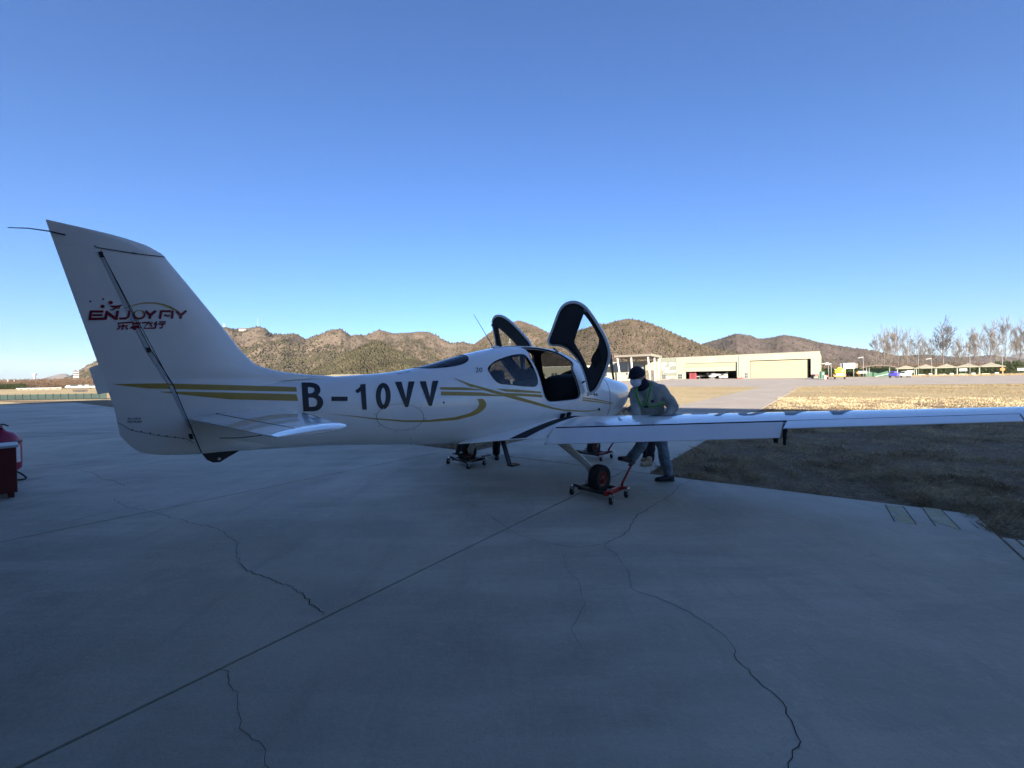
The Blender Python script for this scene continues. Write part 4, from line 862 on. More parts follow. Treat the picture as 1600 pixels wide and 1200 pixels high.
# ================================================================== FAR BUILDINGS AND THINGS
CREAM=M_('cream_cladding',(.205,.197,.145),rough=.7,var=.05,vscale=.3); OLIVE=M_('grey_green_cladding',(.125,.13,.098),rough=.7,var=.06,vscale=.3); WARMD=M_('warm_cream_door',(.25,.205,.125),rough=.6,var=.04,vscale=.5)
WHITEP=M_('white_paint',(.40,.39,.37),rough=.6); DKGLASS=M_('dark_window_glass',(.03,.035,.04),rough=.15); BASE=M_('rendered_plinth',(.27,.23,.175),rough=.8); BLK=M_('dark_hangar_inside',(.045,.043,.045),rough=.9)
REDW=M_('red_barrier',(.50,.05,.04),rough=.6); DRED=M_('maroon_panel',(.16,.02,.025),rough=.7); YELT=M_('yellow_tank_paint',(.62,.42,.03),rough=.45); BLUEV=M_('blue_vehicle_paint',(.07,.06,.36),rough=.4); MINT=M_('pale_green_vehicle_paint',(.45,.55,.50),rough=.4)
GRN=M_('dark_green_paint',(.04,.10,.06),rough=.6); ROOFT=M_('straw_coloured_roof',(.24,.22,.16),rough=.8,var=.08,vscale=2); TIMB=M_('weathered_post',(.30,.33,.27),rough=.8); GREYR=M_('grey_brown_roof',(.11,.095,.08),rough=.8); POLE=M_('galvanised_pole',(.17,.17,.16),rough=.5); ORG=M_('orange_sign',(.55,.17,.04),rough=.5)
def gp(px,dep): d=ray(px,590-.0155*(px-800)); return np.array([dep*d[0]/d[1],dep,0.])
def zpx(px,y,dep): return at(px,y,dep)[2]
def mpp(dep): return dep/F          # metres per reference pixel at that depth
def face(px): p=gp(px,100); return -math.atan2(p[0],p[1])
# ---- far hangar
FA=at(1027.5,590,181)*np.array([1,1,0]); FB=at(1281.5,590,143)*np.array([1,1,0]); FE=(FB-FA)/np.linalg.norm(FB-FA); FN=np.array([FE[1],-FE[0],0]); FLn=np.linalg.norm(FB-FA)
def fac(px,y):
    d=ray(px,y); t=((FA-CAM)@FN)/(d@FN); p=CAM+t*d; return (p-FA)@FE,p[2]
fh=thing('hangar','long pale hangar across the airfield with one bay half open and one shut','hangar',tuple(FA),math.atan2(FE[1],FE[0]))
def fbox(name,s0,s1,z0,z1,m,par=None,d0=0.,d1=.3,obj=None):
    """box on the facade: d0 (front, towards the camera = negative local y) to d1 (behind)"""
    bm=bmesh.new(); box(bm,((s0+s1)/2,(d0+d1)/2,(z0+z1)/2),(abs(s1-s0),abs(d1-d0),abs(z1-z0))); return bm_obj(name,bm,m,par or fh)
sx=lambda px:fac(px,590)[0]
TOP=9.75
D1=(sx(1071.5),sx(1151.5)); D2=(sx(1172),sx(1267)); dz1=fac(1110,567)[1]; dz2=fac(1220,562)[1]; SEG=(sx(1057),sx(1155))
fbox('wall_cladding',0,SEG[0],1.5,TOP,OLIVE); fbox('plinth',0,SEG[0],-.1,1.5,BASE,d0=-.02)
fbox('wall_cladding',SEG[0],D1[0],-.1,TOP,M_('pale_green_cladding',(.172,.182,.14),rough=.7)); fbox('wall_cladding',D1[0],D1[1],dz1,TOP,MT['pale_green_cladding']); fbox('wall_cladding',D1[1],SEG[1],-.1,TOP,MT['pale_green_cladding'])
fbox('wall_cladding',SEG[1],D2[0],-.1,TOP,CREAM); fbox('wall_cladding',D2[0],D2[1],dz2,TOP,CREAM); fbox('wall_cladding',D2[1],FLn,-.1,TOP,CREAM)
fbox('parapet_cap',-.1,FLn+.1,TOP,TOP+.18,CREAM,d0=-.08,d1=.5)
for px in(1057,1155): fbox('downpipe',sx(px)-.1,sx(px)+.1,0,TOP-.3,POLE,d0=-.18,d1=-.002)
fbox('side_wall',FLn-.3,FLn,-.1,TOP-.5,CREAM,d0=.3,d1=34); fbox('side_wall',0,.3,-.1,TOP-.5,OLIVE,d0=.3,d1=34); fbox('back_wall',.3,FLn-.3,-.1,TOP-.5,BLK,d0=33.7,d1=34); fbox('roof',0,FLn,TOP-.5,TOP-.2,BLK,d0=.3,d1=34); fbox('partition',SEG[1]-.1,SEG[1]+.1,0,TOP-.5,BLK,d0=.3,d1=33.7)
fbox('floor',.3,FLn-.3,-.05,-.006,CONCF,d0=.3,d1=33.7)
# bay 1: bi-fold door half raised, two leaves
zl=fac(1110,580)[1]; zm_=(dz1+zl)/2+.2
fbox('door_leaf',D1[0]+.1,D1[1]-.5,zm_+.04,dz1-.15,WARMD,d0=.25,d1=.40); fbox('door_leaf',D1[0]+.1,D1[1]-.5,zl,zm_-.04,CREAM,d0=.10,d1=.25)
# bay 2: shut door made of horizontal leaves
nl=8
for k in range(nl): fbox('door_leaf',D2[0]+.05,D2[1]-1.0,.05+k*(dz2-.3)/nl,.05+(k+1)*(dz2-.3)/nl-.05,WARMD,d0=.75,d1=.9)
fbox('shaded_door_reveal',D2[1]-1.0,D2[1]-.9,0,dz2-.3,BLK,d0=.6,d1=.9)  # reveal coloured near-black to stand for the jamb's shade
for px0,px1,y0,y1 in((1034.5,1040.5,585.8,593.6),(1059.5,1066,584.6,592.6),(1164,1168.6,582.5,592)):
    a=fac(px0,y0);b=fac(px1,y1); w=fbox('window',a[0],b[0],max(b[1],.15),a[1],POLE,d0=-.06,d1=-.003); sm=(a[0]+b[0])/2; z1_=a[1];z0_=max(b[1],.15); h_=(z1_-z0_)/2
    for s_ in(0,1):
        for t_ in(0,1): fbox('pane',a[0]+.1+s_*(sm-a[0]),sm-.12+s_*(sm-a[0]),z0_+.12+t_*h_,z0_+h_-.1+t_*h_,DKGLASS,w,d0=-.09,d1=-.061)
for px,y in((1110,562),(1215,558)):
    a=fac(px,y); bm=bmesh.new(); lathe(bm,[(.0,.04),(.55,.04),(.62,.0)],(a[0],-.02,a[1]),(0,-1,0),20); bm_obj('round_emblem',bm,WHITEP,fh)
def wall_text(s,px0,px1,y0,y1,shear,bold=.015):
    U,F_=text_uv(text_mesh(s,1.,shear,bold)); a=fac(px0,y0);b=fac(px1,y1); v=[(a[0]+u*(b[0]-a[0]),-.06,b[1]+w*(a[1]-b[1])) for u,w in U]; pyd('wall_lettering',v,F_,WHITEP,fh)
wall_text('Miyun',1028.8,1046.5,572.4,578.5,.45,.03); wall_text('Airport',1036.5,1056.8,577.6,583.6,.45,.03); wall_text('密云',1045,1056,566.5,572,0.,.02)
a=fac(1029,570);b=fac(1043,567); pyd('wall_emblem',[(a[0],-.05,a[1]),(a[0]+1.6,-.05,a[1]-.75),(a[0]+3.2,-.05,a[1]-.55),(b[0],-.05,b[1]-.2),(a[0]+3.4,-.05,b[1]+.1),(a[0]+2.,-.05,b[1]+.1)],[(0,1,2,5),(2,3,4,5)],WHITEP,fh)
def fw(s,d,z=0): return tuple(FA+FE*s-FN*d+np.array([0,0,z]))      # d behind the facade
fyaw=math.atan2(FE[1],FE[0])
# things in and by the far hangar
hc=thing('helicopter','small white helicopter parked inside the half open far hangar bay','helicopter',fw((sx(1098)+sx(1126))/2,4.),fyaw)
secs=[]
for x,w,h,z in[(-2.3,.05,.05,1.25),(-2.0,.55,.5,1.25),(-1.3,.8,.9,1.4),(-.4,.85,1.05,1.5),(.5,.75,.95,1.55),(1.2,.4,.5,1.7),(2.5,.2,.25,1.85),(5.,.12,.14,2.0)]:
    secs.append([(x,w*math.cos(a),z+h*math.sin(a)) for a in np.linspace(0,2*math.pi,14,endpoint=False)])
loft('fuselage',secs,WHITEP,hc); boxo('cabin_window',(-1.1,-.76,1.75),(1.1,.15,.7),DKGLASS,hc,bev=.05); pyd('tail_fin',[(4.6,0,1.7),(5.3,0,1.2),(5.6,0,2.9),(5.1,0,2.9),(4.6,.06,1.7),(5.3,.06,1.2),(5.6,.06,2.9),(5.1,.06,2.9)],[(0,1,2,3),(7,6,5,4),(0,4,5,1),(1,5,6,2),(2,6,7,3),(3,7,4,0)],WHITEP,hc)
tubeo('rotor_mast',[(-.2,0,2.4),(-.2,0,3.1)],.12,GREYM,hc); 
for k in(0,1): boxo('rotor_blade',(-.2,0,3.12+.02*k),(8.4,.2,.03),GREYM,hc,rot=Matrix.Rotation(rad(20+90*k),4,'Z'))
for sy in(-.8,.8): tubeo('skid',[(-1.9,sy,.25),(-1.6,sy,.08),(1.0,sy,.08)],.07,GREYM,hc); tubeo('skid_strut',[(-.9,sy,.1),(-.9,sy*.6,.9)],.05,GREYM,hc)
pl2=thing('small_aeroplane','white light aeroplane with a long wing inside the half open hangar bay','aircraft',fw(sx(1086),8.),fyaw+.2)
secs=[[(x,w*math.cos(a),1.3+h*math.sin(a)) for a in np.linspace(0,6.283,12,endpoint=False)] for x,w,h in[(-3,.1,.1),(-2.3,.5,.45),(-.5,.6,.65),(1.5,.3,.3),(3.5,.1,.12)]]
loft('fuselage',secs,WHITEP,pl2); boxo('wing',(-.6,0,1.05),(1.3,10,.16),WHITEP,pl2,bev=.06); boxo('tailplane',(3.2,0,1.4),(.7,3,.08),WHITEP,pl2); boxo('fin',(3.2,0,1.9),(.7,.08,1.1),WHITEP,pl2)
for x,y in((-2,0),(0,.9),(0,-.9)): tubeo('leg',[(x,y,.3),(x,y*.6,1.)],.05,GREYM,pl2); wheel((x,y,.25),.25,.15,(0,1,0),pl2)
tg=thing('tow_tractor','white and yellow tow tractor at the far hangar doorway','tractor',fw(sx(1129),1.6),fyaw)
boxo('body',(0,0,.85),(3.2,1.5,.9),WHITEP,tg,bev=.15); boxo('bonnet',(1.0,0,1.35),(1.1,1.3,.4),YELT,tg,bev=.1); boxo('cab',(-.4,0,1.6),(1.2,1.3,.8),DKGLASS,tg,bev=.1)
for x in(-1,1):
    for y in(-.7,.7): wheel((x,y,.4),.4,.25,(0,1,0),tg)
o=thing('red_banner','red banner hanging at the back of the half open hangar bay','banner',fw(sx(1118),14.),fyaw); boxo('cloth',(0,0,4.2),(4.5,.06,1.9),REDW,o); boxo('hanging_rail',(0,0,5.2),(4.8,.1,.1),GREYM,o)
o=thing('maroon_cabinet','tall maroon cabinet at left of the half open hangar bay','cabinet',fw(sx(1080.5),2.5),fyaw); boxo('body',(0,0,1.9),(2.8,1.,3.8),DRED,o,bev=.05); boxo('door',(.1,-.53,1.9),(1.2,.05,3.3),M_('dark_maroon',(.10,.015,.02),rough=.6),o)
for i,px in enumerate((1155.5,1158.5,1161.5)):
    if i==0:
        rb=thing('red_barrier','red and white plastic barrier leftmost of three between the hangar doors','barrier',fw(sx(px),-1.4),fyaw,'barriers between the hangar doors'); boxo('body',(0,0,.5),(1.,.45,.8),REDW,rb,bev=.08); boxo('white_band',(0,-.24,.62),(.9,.04,.22),WHITEP,rb); 
        for s_ in(-.35,.35): boxo('foot',(s_,0,.06),(.2,.6,.12),REDW,rb)
    else: dup(rb,loc=fw(sx(px),-1.4),label=('red and white plastic barrier in the middle of three by the hangar door' if i==1 else 'red and white plastic barrier nearest the hangar door window'))
o=thing('red_bench','low red bench against the grey green hangar wall','bench',fw(sx(1053),-1.),fyaw); boxo('seat',(0,0,.48),(2.,.4,.08),REDW,o)
for s_ in(-.8,.8): boxo('leg',(s_,0,.22),(.1,.35,.44),GREYM,o)
# ---- canopy / terminal porch left of the hangar
dpt=133.; pa=gp(962,dpt); pb=gp(1016.5,dpt-6); e=(pb-pa); Lc=np.linalg.norm(e); yaw=math.atan2(e[1],e[0]); zt=zpx(990,555,dpt)
cn=thing('canopy','flat roofed canopy on slanting white pillars beside the far hangar','canopy',tuple(pa),yaw)
boxo('roof_slab',(Lc/2,9,zt-.35),(Lc+.6,19,.7),GREYR,cn); boxo('fascia',(Lc+.33,9,zt-.3),(.1,19,.85),CREAM,cn); boxo('ceiling',(Lc/2,9,zt-.8),(Lc-1,17,.1),GREYR,cn)
for bx,tx,y in((1.6,.5,.4),(5.6,5.2,.5),(Lc-.2,Lc-.9,.5),(Lc-.3,Lc-.1,16),(.3,.2,16),(Lc-.2,Lc-.3,8)): tubeo('pillar',[(bx,y,0),(tx,y,zt-.7)],.28,WHITEP,cn,10)
bl=thing('terminal_building','cream terminal building with dark upper glazing behind the canopy','building',tuple(gp(955,150)),yaw)
boxo('wall',(6.5,3,1.9),(19,6,3.8),CREAM,bl); boxo('upper_glazing',(6.5,3.1,5.4),(18.8,5.9,3.1),M_('grey_blue_glazing',(.13,.155,.165),rough=.3),bl); boxo('roof',(6.5,3,7.1),(19.4,6.6,.3),CREAM,bl); boxo('entrance_wall',(15.2,2.5,3.4),(5.,5,6.8),M_('tan_render',(.24,.195,.13),rough=.8),bl)
d_=boxo('door',(8.2,-.03,1.05),(1.,.06,2.1),WHITEP,bl); boxo('window',(6.2,-.04,2.6),(.9,.07,.7),DKGLASS,bl)
lb=thing('annex_building','long low cream building behind the parked aircraft','building',tuple(gp(838,158)),math.atan2(*(gp(958,150)-gp(838,158))[[1,0]]))
Lb=np.linalg.norm(gp(958,150)-gp(838,158)); boxo('wall',(Lb/2,4,2.9),(Lb,8,5.8),CREAM,lb); boxo('roof',(Lb/2,4,5.95),(Lb+.4,8.4,.3),WHITEP,lb)
for k in range(6): w=boxo('window',(2.5+k*Lb/6.2,-.04,2.6),(2.2,.07,1.5),DKGLASS,lb); boxo('frame',(2.5+k*Lb/6.2,-.09,2.6),(.1,.03,1.5),WHITEP,w)
# ---- right side: billboard, shed, gazebos, lamps, vehicles
def simple(name,label,cat,px,dep,group=None,yaw=None): return thing(name,label,cat,tuple(gp(px,dep)),face(px) if yaw is None else yaw,group)
bb=simple('billboard','white billboard on two posts beyond the fuel truck','billboard',1327,150); m_=mpp(150)
boxo('panel',(0,0,zpx(1327,571.5,150)),(14*m_,.25,8.5*m_),WHITEP,bb); boxo('side_panel',(-9*m_,.4,zpx(1327,571.5,150)),(4*m_,.25,9*m_),M_('slate_panel',(.10,.11,.13),rough=.6),bb); boxo('print_figure',(2*m_,-.14,zpx(1327,571.5,150)),(1.2,.02,1.6),M_('faded_print',(.45,.48,.47),rough=.6),bb); boxo('side_panel',(8.5*m_,.9,zpx(1327,571.5,150)),(3*m_,.25,7*m_),GREYR,bb,rot=Matrix.Rotation(.6,4,'Z'))
for s_ in(-5*m_,5*m_): tubeo('post',[(s_,.2,0),(s_,.2,zpx(1327,568,150))],.14,POLE,bb)
sd=simple('open_shed','open shed with shallow curved roof and dark green inside','shed',1373,150); W2_=21*m_
arc=[(W2_*t,0,zpx(1373,571.5,150)-4.2*m_*t*t) for t in np.linspace(-1,1,17)]; v=[];
for y in(-1.5,6):
    for dz in(0,.28): v+=[(x,y,z+dz) for x,_,z in arc]
f=[(i,i+1,34+i+1,34+i) for i in range(16)]+[(17+i,51+i,51+i+1,17+i+1) for i in range(16)]+[(i,17+i,17+i+1,i+1) for i in range(16)]+[(34+i,34+i+1,51+i+1,51+i) for i in range(16)]
pyd('curved_roof',v,f,GREYR,sd); boxo('back_wall',(-2*m_,4,1.6),(26*m_,.2,3.2),GRN,sd)
for s_ in(-14*m_,-11*m_,12*m_): tubeo('post',[(s_,-.8,0),(s_,-.8,zpx(1373,574,150))],.12,POLE,sd)
boxo('ramp',(4*m_,-.5,.6),(16*m_,2,.12),MINT,sd,rot=Matrix.Rotation(rad(-16),4,'Y'))
boxo('bench',(9*m_,.5,.5),(5*m_,.6,.12),GRN,sd)
gz=None
for i,(px,w,yt,ye,dep,lab) in enumerate([(1415.5,23,570.5,575.8,152,'straw roofed gazebo right behind the pale green three wheeler'),(1446.5,25,569.5,575,148,'straw roofed gazebo second from the left behind a thin lamp post'),(1479,26,568.7,574.3,144,'straw roofed gazebo in the middle of the row under the largest bare tree'),(1512.5,27,567.7,573.2,140,'straw roofed gazebo with a white box behind the leaning lamp pole'),(1548.5,28,566.7,572.5,136,'straw roofed gazebo at the right end beside a round orange sign')]):
    g_=simple('gazebo',lab,'gazebo',px,dep,'gazebos along the apron edge'); k=mpp(dep); hw=w/2*k; ze=zpx(px,ye,dep); zp=zpx(px,yt,dep)
    v=[(-hw,-hw,ze),(hw,-hw,ze),(hw,hw,ze),(-hw,hw,ze),(-.18*hw,-.18*hw,zp-.25),(.18*hw,-.18*hw,zp-.25),(.18*hw,.18*hw,zp-.25),(-.18*hw,.18*hw,zp-.25),(0,0,zp+.1)]+[(-hw,-hw,ze-.18),(hw,-hw,ze-.18),(hw,hw,ze-.18),(-hw,hw,ze-.18)]
    pyd('roof',v,[(0,1,5,4),(1,2,6,5),(2,3,7,6),(3,0,4,7),(4,5,8),(5,6,8),(6,7,8),(7,4,8),(0,9,10,1),(1,10,11,2),(2,11,12,3),(3,12,9,0),(12,11,10,9)],ROOFT,g_)
    for s_ in(-1,1):
        for t_ in(-1,1): boxo('post',(s_*hw*.8,t_*hw*.8,(ze-.1)/2),(.18,.18,ze-.1),TIMB,g_)
    boxo('bench',(-.1*hw,-hw*.3,.55),(hw*1.1,.5,.3),M_('pale_bench',(.50,.44,.32),rough=.7),g_); boxo('table',(.4*hw,-hw*.55,.5),(.9,.8,1.),WHITEP,g_,bev=.05)
    boxo('platform',(0,0,.05),(hw*2,hw*2,.12),BASE,g_)
def lamp(px,yt,dep,lab,double=False,dark=True):
    o=simple('lamp_post',lab,'lamp post',px,dep,'lamp posts along the far apron'); z=zpx(px,yt,dep); tubeo('pole',[(0,0,0),(0,0,z)],[.085,.055],POLE,o); 
    if dark: boxo('solar_panel',(0,0,z+.1),(1.3,.8,.1),M_('solar_panel_dark',(.05,.045,.045),rough=.4),o,rot=Matrix.Rotation(rad(-18),4,'Y')); boxo('lamp_head',(-.7,0,z-.5),(.7,.2,.12),POLE,o)
    else: boxo('lamp_head',(-.7,0,z),(1.5,.4,.18),WHITEP,o,rot=Matrix.Rotation(rad(-12),4,'Y')); tubeo('arm',[(0,0,z-.6),(-.5,0,z-.05)],.05,POLE,o)
lamp(1294.5,567.5,112,'white lamp post left of a pair behind the yellow truck',dark=False); lamp(1298.8,569,114,'white lamp post right of a pair behind the yellow truck',dark=False)
lamp(1349,558.5,140,'lamp post with small floodlight head beside the open shed',dark=False); lamp(1435,549.5,165,'lamp post with dark panel among the left bare trees'); lamp(1455.5,560.5,143,'lamp post with pale head in front of the second gazebo gap',dark=False); lamp(1515.5,554,126,'lamp post with dark panel standing in front of a gazebo'); lamp(1566,553.5,130,'lamp post with dark panel above the right orange sign')
for px,y,dep,lab in((1341.5,582.5,142,'round orange sign on a post left of the open shed'),(1566.5,577,128,'round orange sign on a post right of the last gazebo')):
    o=simple('round_sign',lab,'sign',px,dep,'round orange signs'); z=zpx(px,y,dep); bm=bmesh.new(); lathe(bm,[(0,-.05),(.55,-.05),(.55,.05),(0,.05)],(0,0,z),(0,1,0),18); bm_obj('disc',bm,ORG,o); bm=bmesh.new(); lathe(bm,[(0,-.06),(.16,-.06),(.16,.02)],(.05,-.02,z),(0,1,0),10); bm_obj('hub',bm,GREYM,o); tubeo('post',[(0,0,0),(0,0,z-.5)],.08,ORG,o)
for px,y,dep,w,h,lab in((1348,581.5,138,10,3.5,'white notice board near the ground left of the open shed'),(1422,580.8,146,7,4,'white notice board beside the first gazebo'),(1597,577,128,9,4,'white and green notice board at the right edge'),(1505,577.8,137,8,4,'white notice board in front of the fourth gazebo')):
    o=simple('notice_board',lab,'notice board',px,dep,'small notice boards'); k=mpp(dep); z=zpx(px,y,dep); boxo('board',(0,0,z),(w*k,.1,h*k),WHITEP,o)
    for s_ in(-.3,.3): boxo('post',(s_*w*k,.1,(z-h*k/2)/2+.1),(.1,.1,max(z-h*k/2,.3)+.2),GRN,o)
# vehicles
tr=simple('fuel_truck','yellow tank truck seen from behind on the far apron','truck',1312,103,None,face(1312)); 
bm=bmesh.new(); lathe(bm,[(0,-2.6),(.75,-2.55),(1.0,-2.3),(1.05,0),(1.0,2.2),(0,2.4)],(0,0,1.95),(0,1,0),24); bmesh.ops.transform(bm,matrix=Matrix.Scale(1.15,4,(1,0,0)),verts=bm.verts[:]); bm_obj('tank',bm,YELT,tr,True)
boxo('chassis',(0,0,.85),(2.3,6.4,.35),M_('orange_chassis',(.50,.24,.05),rough=.6),tr,bev=.05); cbx=boxo('cab',(0,4.0,1.7),(2.3,1.6,2.2),WHITEP,tr,bev=.15); boxo('windscreen',(0,4.82,2.1),(1.9,.05,.9),DKGLASS,tr); boxo('rear_cabinet',(0,-2.75,1.05),(1.5,.5,.9),WHITEP,tr,bev=.05)
boxo('manhole',(0,0,3.05),(.8,.9,.2),YELT,tr,bev=.05)
for s_ in(-1.05,1.05): boxo('tail_light',(s_,-3.05,1.0),(.3,.12,.5),REDW,tr); boxo('mudguard',(s_,-1.9,1.1),(.5,1.3,.15),WHITEP,tr)
for y in(-1.9,3.6):
    for s_ in(-1,1): wheel((s_,y,.48),.48,.32,(1,0,0),tr)
def trike(px,dep,mc,lab,cab):
    o=simple('three_wheeler',lab,'three-wheeler',px,dep,'small three-wheelers parked on the far apron',face(px)+rad(65)); boxo('body',(0,0,.95),(1.2,2.0,.9),mc,o,bev=.12); boxo('cabin',(0,.15,1.55),(1.15,1.2,.7),mc if cab else WHITEP,o,bev=.15); boxo('side_window',(-.59,.2,1.55),(.03,.7,.4),DKGLASS,o); boxo('windscreen',(0,.78,1.5),(.9,.05,.45),DKGLASS,o)
    for x,y in((-.55,-.7),(.55,-.7),(0,.95)): wheel((x,y,.26),.26,.14,(1,0,0),o)
    boxo('mudguard',(0,.95,.55),(.3,.6,.08),mc,o); boxo('cargo_lid',(0,-.7,1.44),(1.1,.7,.06),mc,o)
trike(1397,113,BLUEV,'blue three wheeled delivery cart on the far apron',True); trike(1414.5,113,MINT,'pale green three wheeled cart with a white box beside the blue one',False)
o=simple('green_cabinet','dark green metal cabinet at the right end of the far hangar','cabinet',1284,118); boxo('body',(0,0,1.1),(1.3,.9,2.2),GRN,o,bev=.05); boxo('label_plate',(.35,-.47,1.5),(.4,.03,.5),WHITEP,o); boxo('foot',(0,0,.02),(1.4,1.,.12),GREYM,o)
o=simple('cargo_trailer','brown flat trailer beside the green cabinet','trailer',1275,122); boxo('deck',(0,0,1.0),(2.6,1.6,.7),M_('brown_tarp',(.17,.10,.08),rough=.8),o,bev=.1); boxo('load',(.1,0,1.6),(2.2,1.3,.5),M_('grey_tarp',(.22,.19,.18),rough=.8),o,bev=.15)
for s_ in(-.9,.9): wheel((s_,-.75,.4),.4,.2,(0,1,0),o)
for px,c,lab in((1289,WHITEP,'white traffic barrel left of the yellow truck'),(1292,REDW,'red traffic barrel left of the yellow truck')):
    o=simple('traffic_barrel',lab,'barrel',px,104); bm=bmesh.new(); lathe(bm,[(0,0),(.34,0),(.32,.4),(.36,.45),(.32,.85),(.2,1.1),(0,1.15)],(0,0,0),(0,0,1),14); bm_obj('body',bm,c,o,True); bm=bmesh.new(); lathe(bm,[(.345,.5),(.35,.52),(.345,.7)],(0,0,0),(0,0,1),14); bm_obj('band',bm,WHITEP if c is REDW else REDW,o,True)
# ---- hedge of evergreens behind the gazebos and winter scrub on both sides
HEDGE=mat('evergreen_hedge_leaf',(.030,.038,.017),rough=.8,var=.5,vscale=.8,spec=.1); TWIG=mat('brown_twigs',(.105,.07,.048),rough=.9,var=.35,vscale=.5,spec=.1); BARK=mat('pale_poplar_bark',(.12,.10,.084),rough=.9,var=.3,vscale=2.,spec=.1)
def leafmass(name,px0,px1,d0,d1,n,hfun,size,m):
    px=px0+(px1-px0)*rng.random(n); dep=d0+(d1-d0)*rng.random(n); P=np.array([gp(a,b) for a,b in zip(px,dep)]); hh=np.array([hfun(a) for a in px])*(.75+.5*fbm(px*.25,dep*.3,3,9)); P[:,2]=hh*rng.random(n)**.7
    n3=rng.normal(size=(n,3,3))*size; V=(P[:,None]+n3).reshape(-1,3); V[:,2]=np.maximum(V[:,2],.0); return tag(tri_mesh(name,V,np.arange(n*3).reshape(-1,3),m),kind='stuff')
leafmass('evergreen_hedge',1278,1600,165,175,50000,lambda p:3.0+1.6*(p>1555)+1.2*vnoise(np.array([p*.25]),np.array([.2]),5)[0],.17,HEDGE); leafmass('winter_scrub',1280,1640,178,195,40000,lambda p:5.2,.13,TWIG)
leafmass('winter_scrub',-60,172,190,230,60000,lambda p:3.0+1.5*vnoise(np.array([p*.3]),np.array([.5]),3)[0],.13,TWIG); leafmass('winter_scrub',-60,150,320,380,40000,lambda p:7.,.22,TWIG); leafmass('evergreen_hedge',-60,40,185,195,9000,lambda p:2.6,.15,HEDGE)
leafmass('winter_scrub',300,720,330,380,40000,lambda p:5,.25,TWIG)
leafmass('brown_weeds',1420,1640,121,128,16000,lambda p:.6,.05,M_('dry_weed',(.30,.22,.12),rough=.9,var=.3,vscale=1.))
# ---- bare poplars
def bare_tree_mesh(seed,h,spread,forks):
    r=random.Random(seed); Vt=[];Ft=[];Vc=[];Fc=[]
    def seg(V_,F_,a,b,ra,rb,n=4):
        t=np.array(b)-np.array(a); L=np.linalg.norm(t)
        if L<1e-6: return
        u,w=frame_of(t); k=len(V_)
        for p,q in((a,ra),(b,rb)):
            for i in range(n): an=6.283*i/n; V_.append(np.array(p)+q*(math.cos(an)*u+math.sin(an)*w))
        for i in range(n): F_.append((k+i,k+(i+1)%n,k+n+(i+1)%n,k+n+i))
    def grow(p,d,L,ra,lvl):
        n=3 if lvl<2 else 2; q=np.array(p); dd=np.array(d)
        for s_ in range(n):
            dd=dd+np.array([r.gauss(0,.09),r.gauss(0,.09),.05+.05*lvl]); dd/=np.linalg.norm(dd); q2=q+dd*L/n; r2=ra*(1-.25*(s_+1)/n*1.6)
            seg(Vc,Fc,q,q2,ra*(1-.4*s_/n),ra*(1-.4*(s_+1)/n),4 if lvl<2 else 3)
            if lvl<4:
                for _ in range(r.choice((2,2,3)) if lvl<3 else r.choice((2,3,3))):
                    a=r.uniform(0,6.283); sp=r.uniform(.35,.8); u,w=frame_of(dd); nd=dd+sp*(math.cos(a)*u+math.sin(a)*w); nd/=np.linalg.norm(nd); grow(q2,nd,L*r.uniform(.42,.68),max(ra*(1-.4*(s_+1)/n)*.58,.034),lvl+1)
            q=q2
    # trunk
    q=np.array([0,0,0.]); dd=np.array([r.gauss(0,.03),r.gauss(0,.03),1.]); N=9; R0=h*.013
    for i in range(N):
        dd=dd+np.array([r.gauss(0,.035),r.gauss(0,.035),.12]); dd/=np.linalg.norm(dd); q2=q+dd*h*.93/N; seg(Vt,Ft,q,q2,R0*(1-.095*i),R0*(1-.095*(i+1)),6)
        if i>=1:
            for _ in range(forks if i>2 else 1):
                a=r.uniform(0,6.283); up=r.uniform(.55,1.1); nd=np.array([math.cos(a)*spread,math.sin(a)*spread,up]); nd/=np.linalg.norm(nd); grow(q+(q2-q)*r.random(),nd,h*r.uniform(.16,.27)*(1.15-.06*i),R0*(1-.09*i)*.42,2 if i>6 else 1)
        q=q2
    mt=D.meshes.new('trunk'); mt.from_pydata([tuple(p) for p in Vt],[],Ft); mc=D.meshes.new('crown'); mc.from_pydata([tuple(p) for p in Vc],[],Fc)
    for m_ in(mt,mc): m_.materials.append(BARK)
    return mt,mc,len(Fc)
protos=[bare_tree_mesh(s,20,sp,fk) for s,sp,fk in((3,.75,2),(8,.95,3),(15,.6,2),(21,.8,2))]
TREES=[(1370,525,14,0,'leftmost bare poplar at the end of the hill'),(1383,516,14,1,'bare poplar second from the left above the shed'),(1391,519,12,2,'slim bare poplar beside the left clump'),(1404,512,18,0,'tall pale bare poplar right above the curved shed'),(1418,519,12,2,'bare poplar with thin crown above the first gazebo'),(1431,521,14,3,'bare poplar left of the dark panel lamp post'),(1441,530,9,2,'small bare poplar between the first two gazebos'),(1456,534,9,3,'short bare poplar in the gap before the largest tree'),(1474,506,32,1,'largest bare poplar with a wide oval crown'),(1493,532,9,2,'small bare poplar right of the largest tree'),(1503,528,10,3,'low bare poplar beside the twin crowns'),(1513,515,15,0,'bare poplar with a pointed crown above the fourth gazebo'),(1526,517,15,1,'bushy bare poplar next to the pointed one'),(1546,508,13,2,'slim bare poplar above the last gazebo'),(1557,524,9,3,'small bare poplar left of the tallest one'),(1569,497,22,0,'tallest bare poplar near the right edge'),(1592,512,22,1,'bare poplar with dark trunk at the right edge'),(1606,506,20,3,'bare poplar cut by the right edge')]
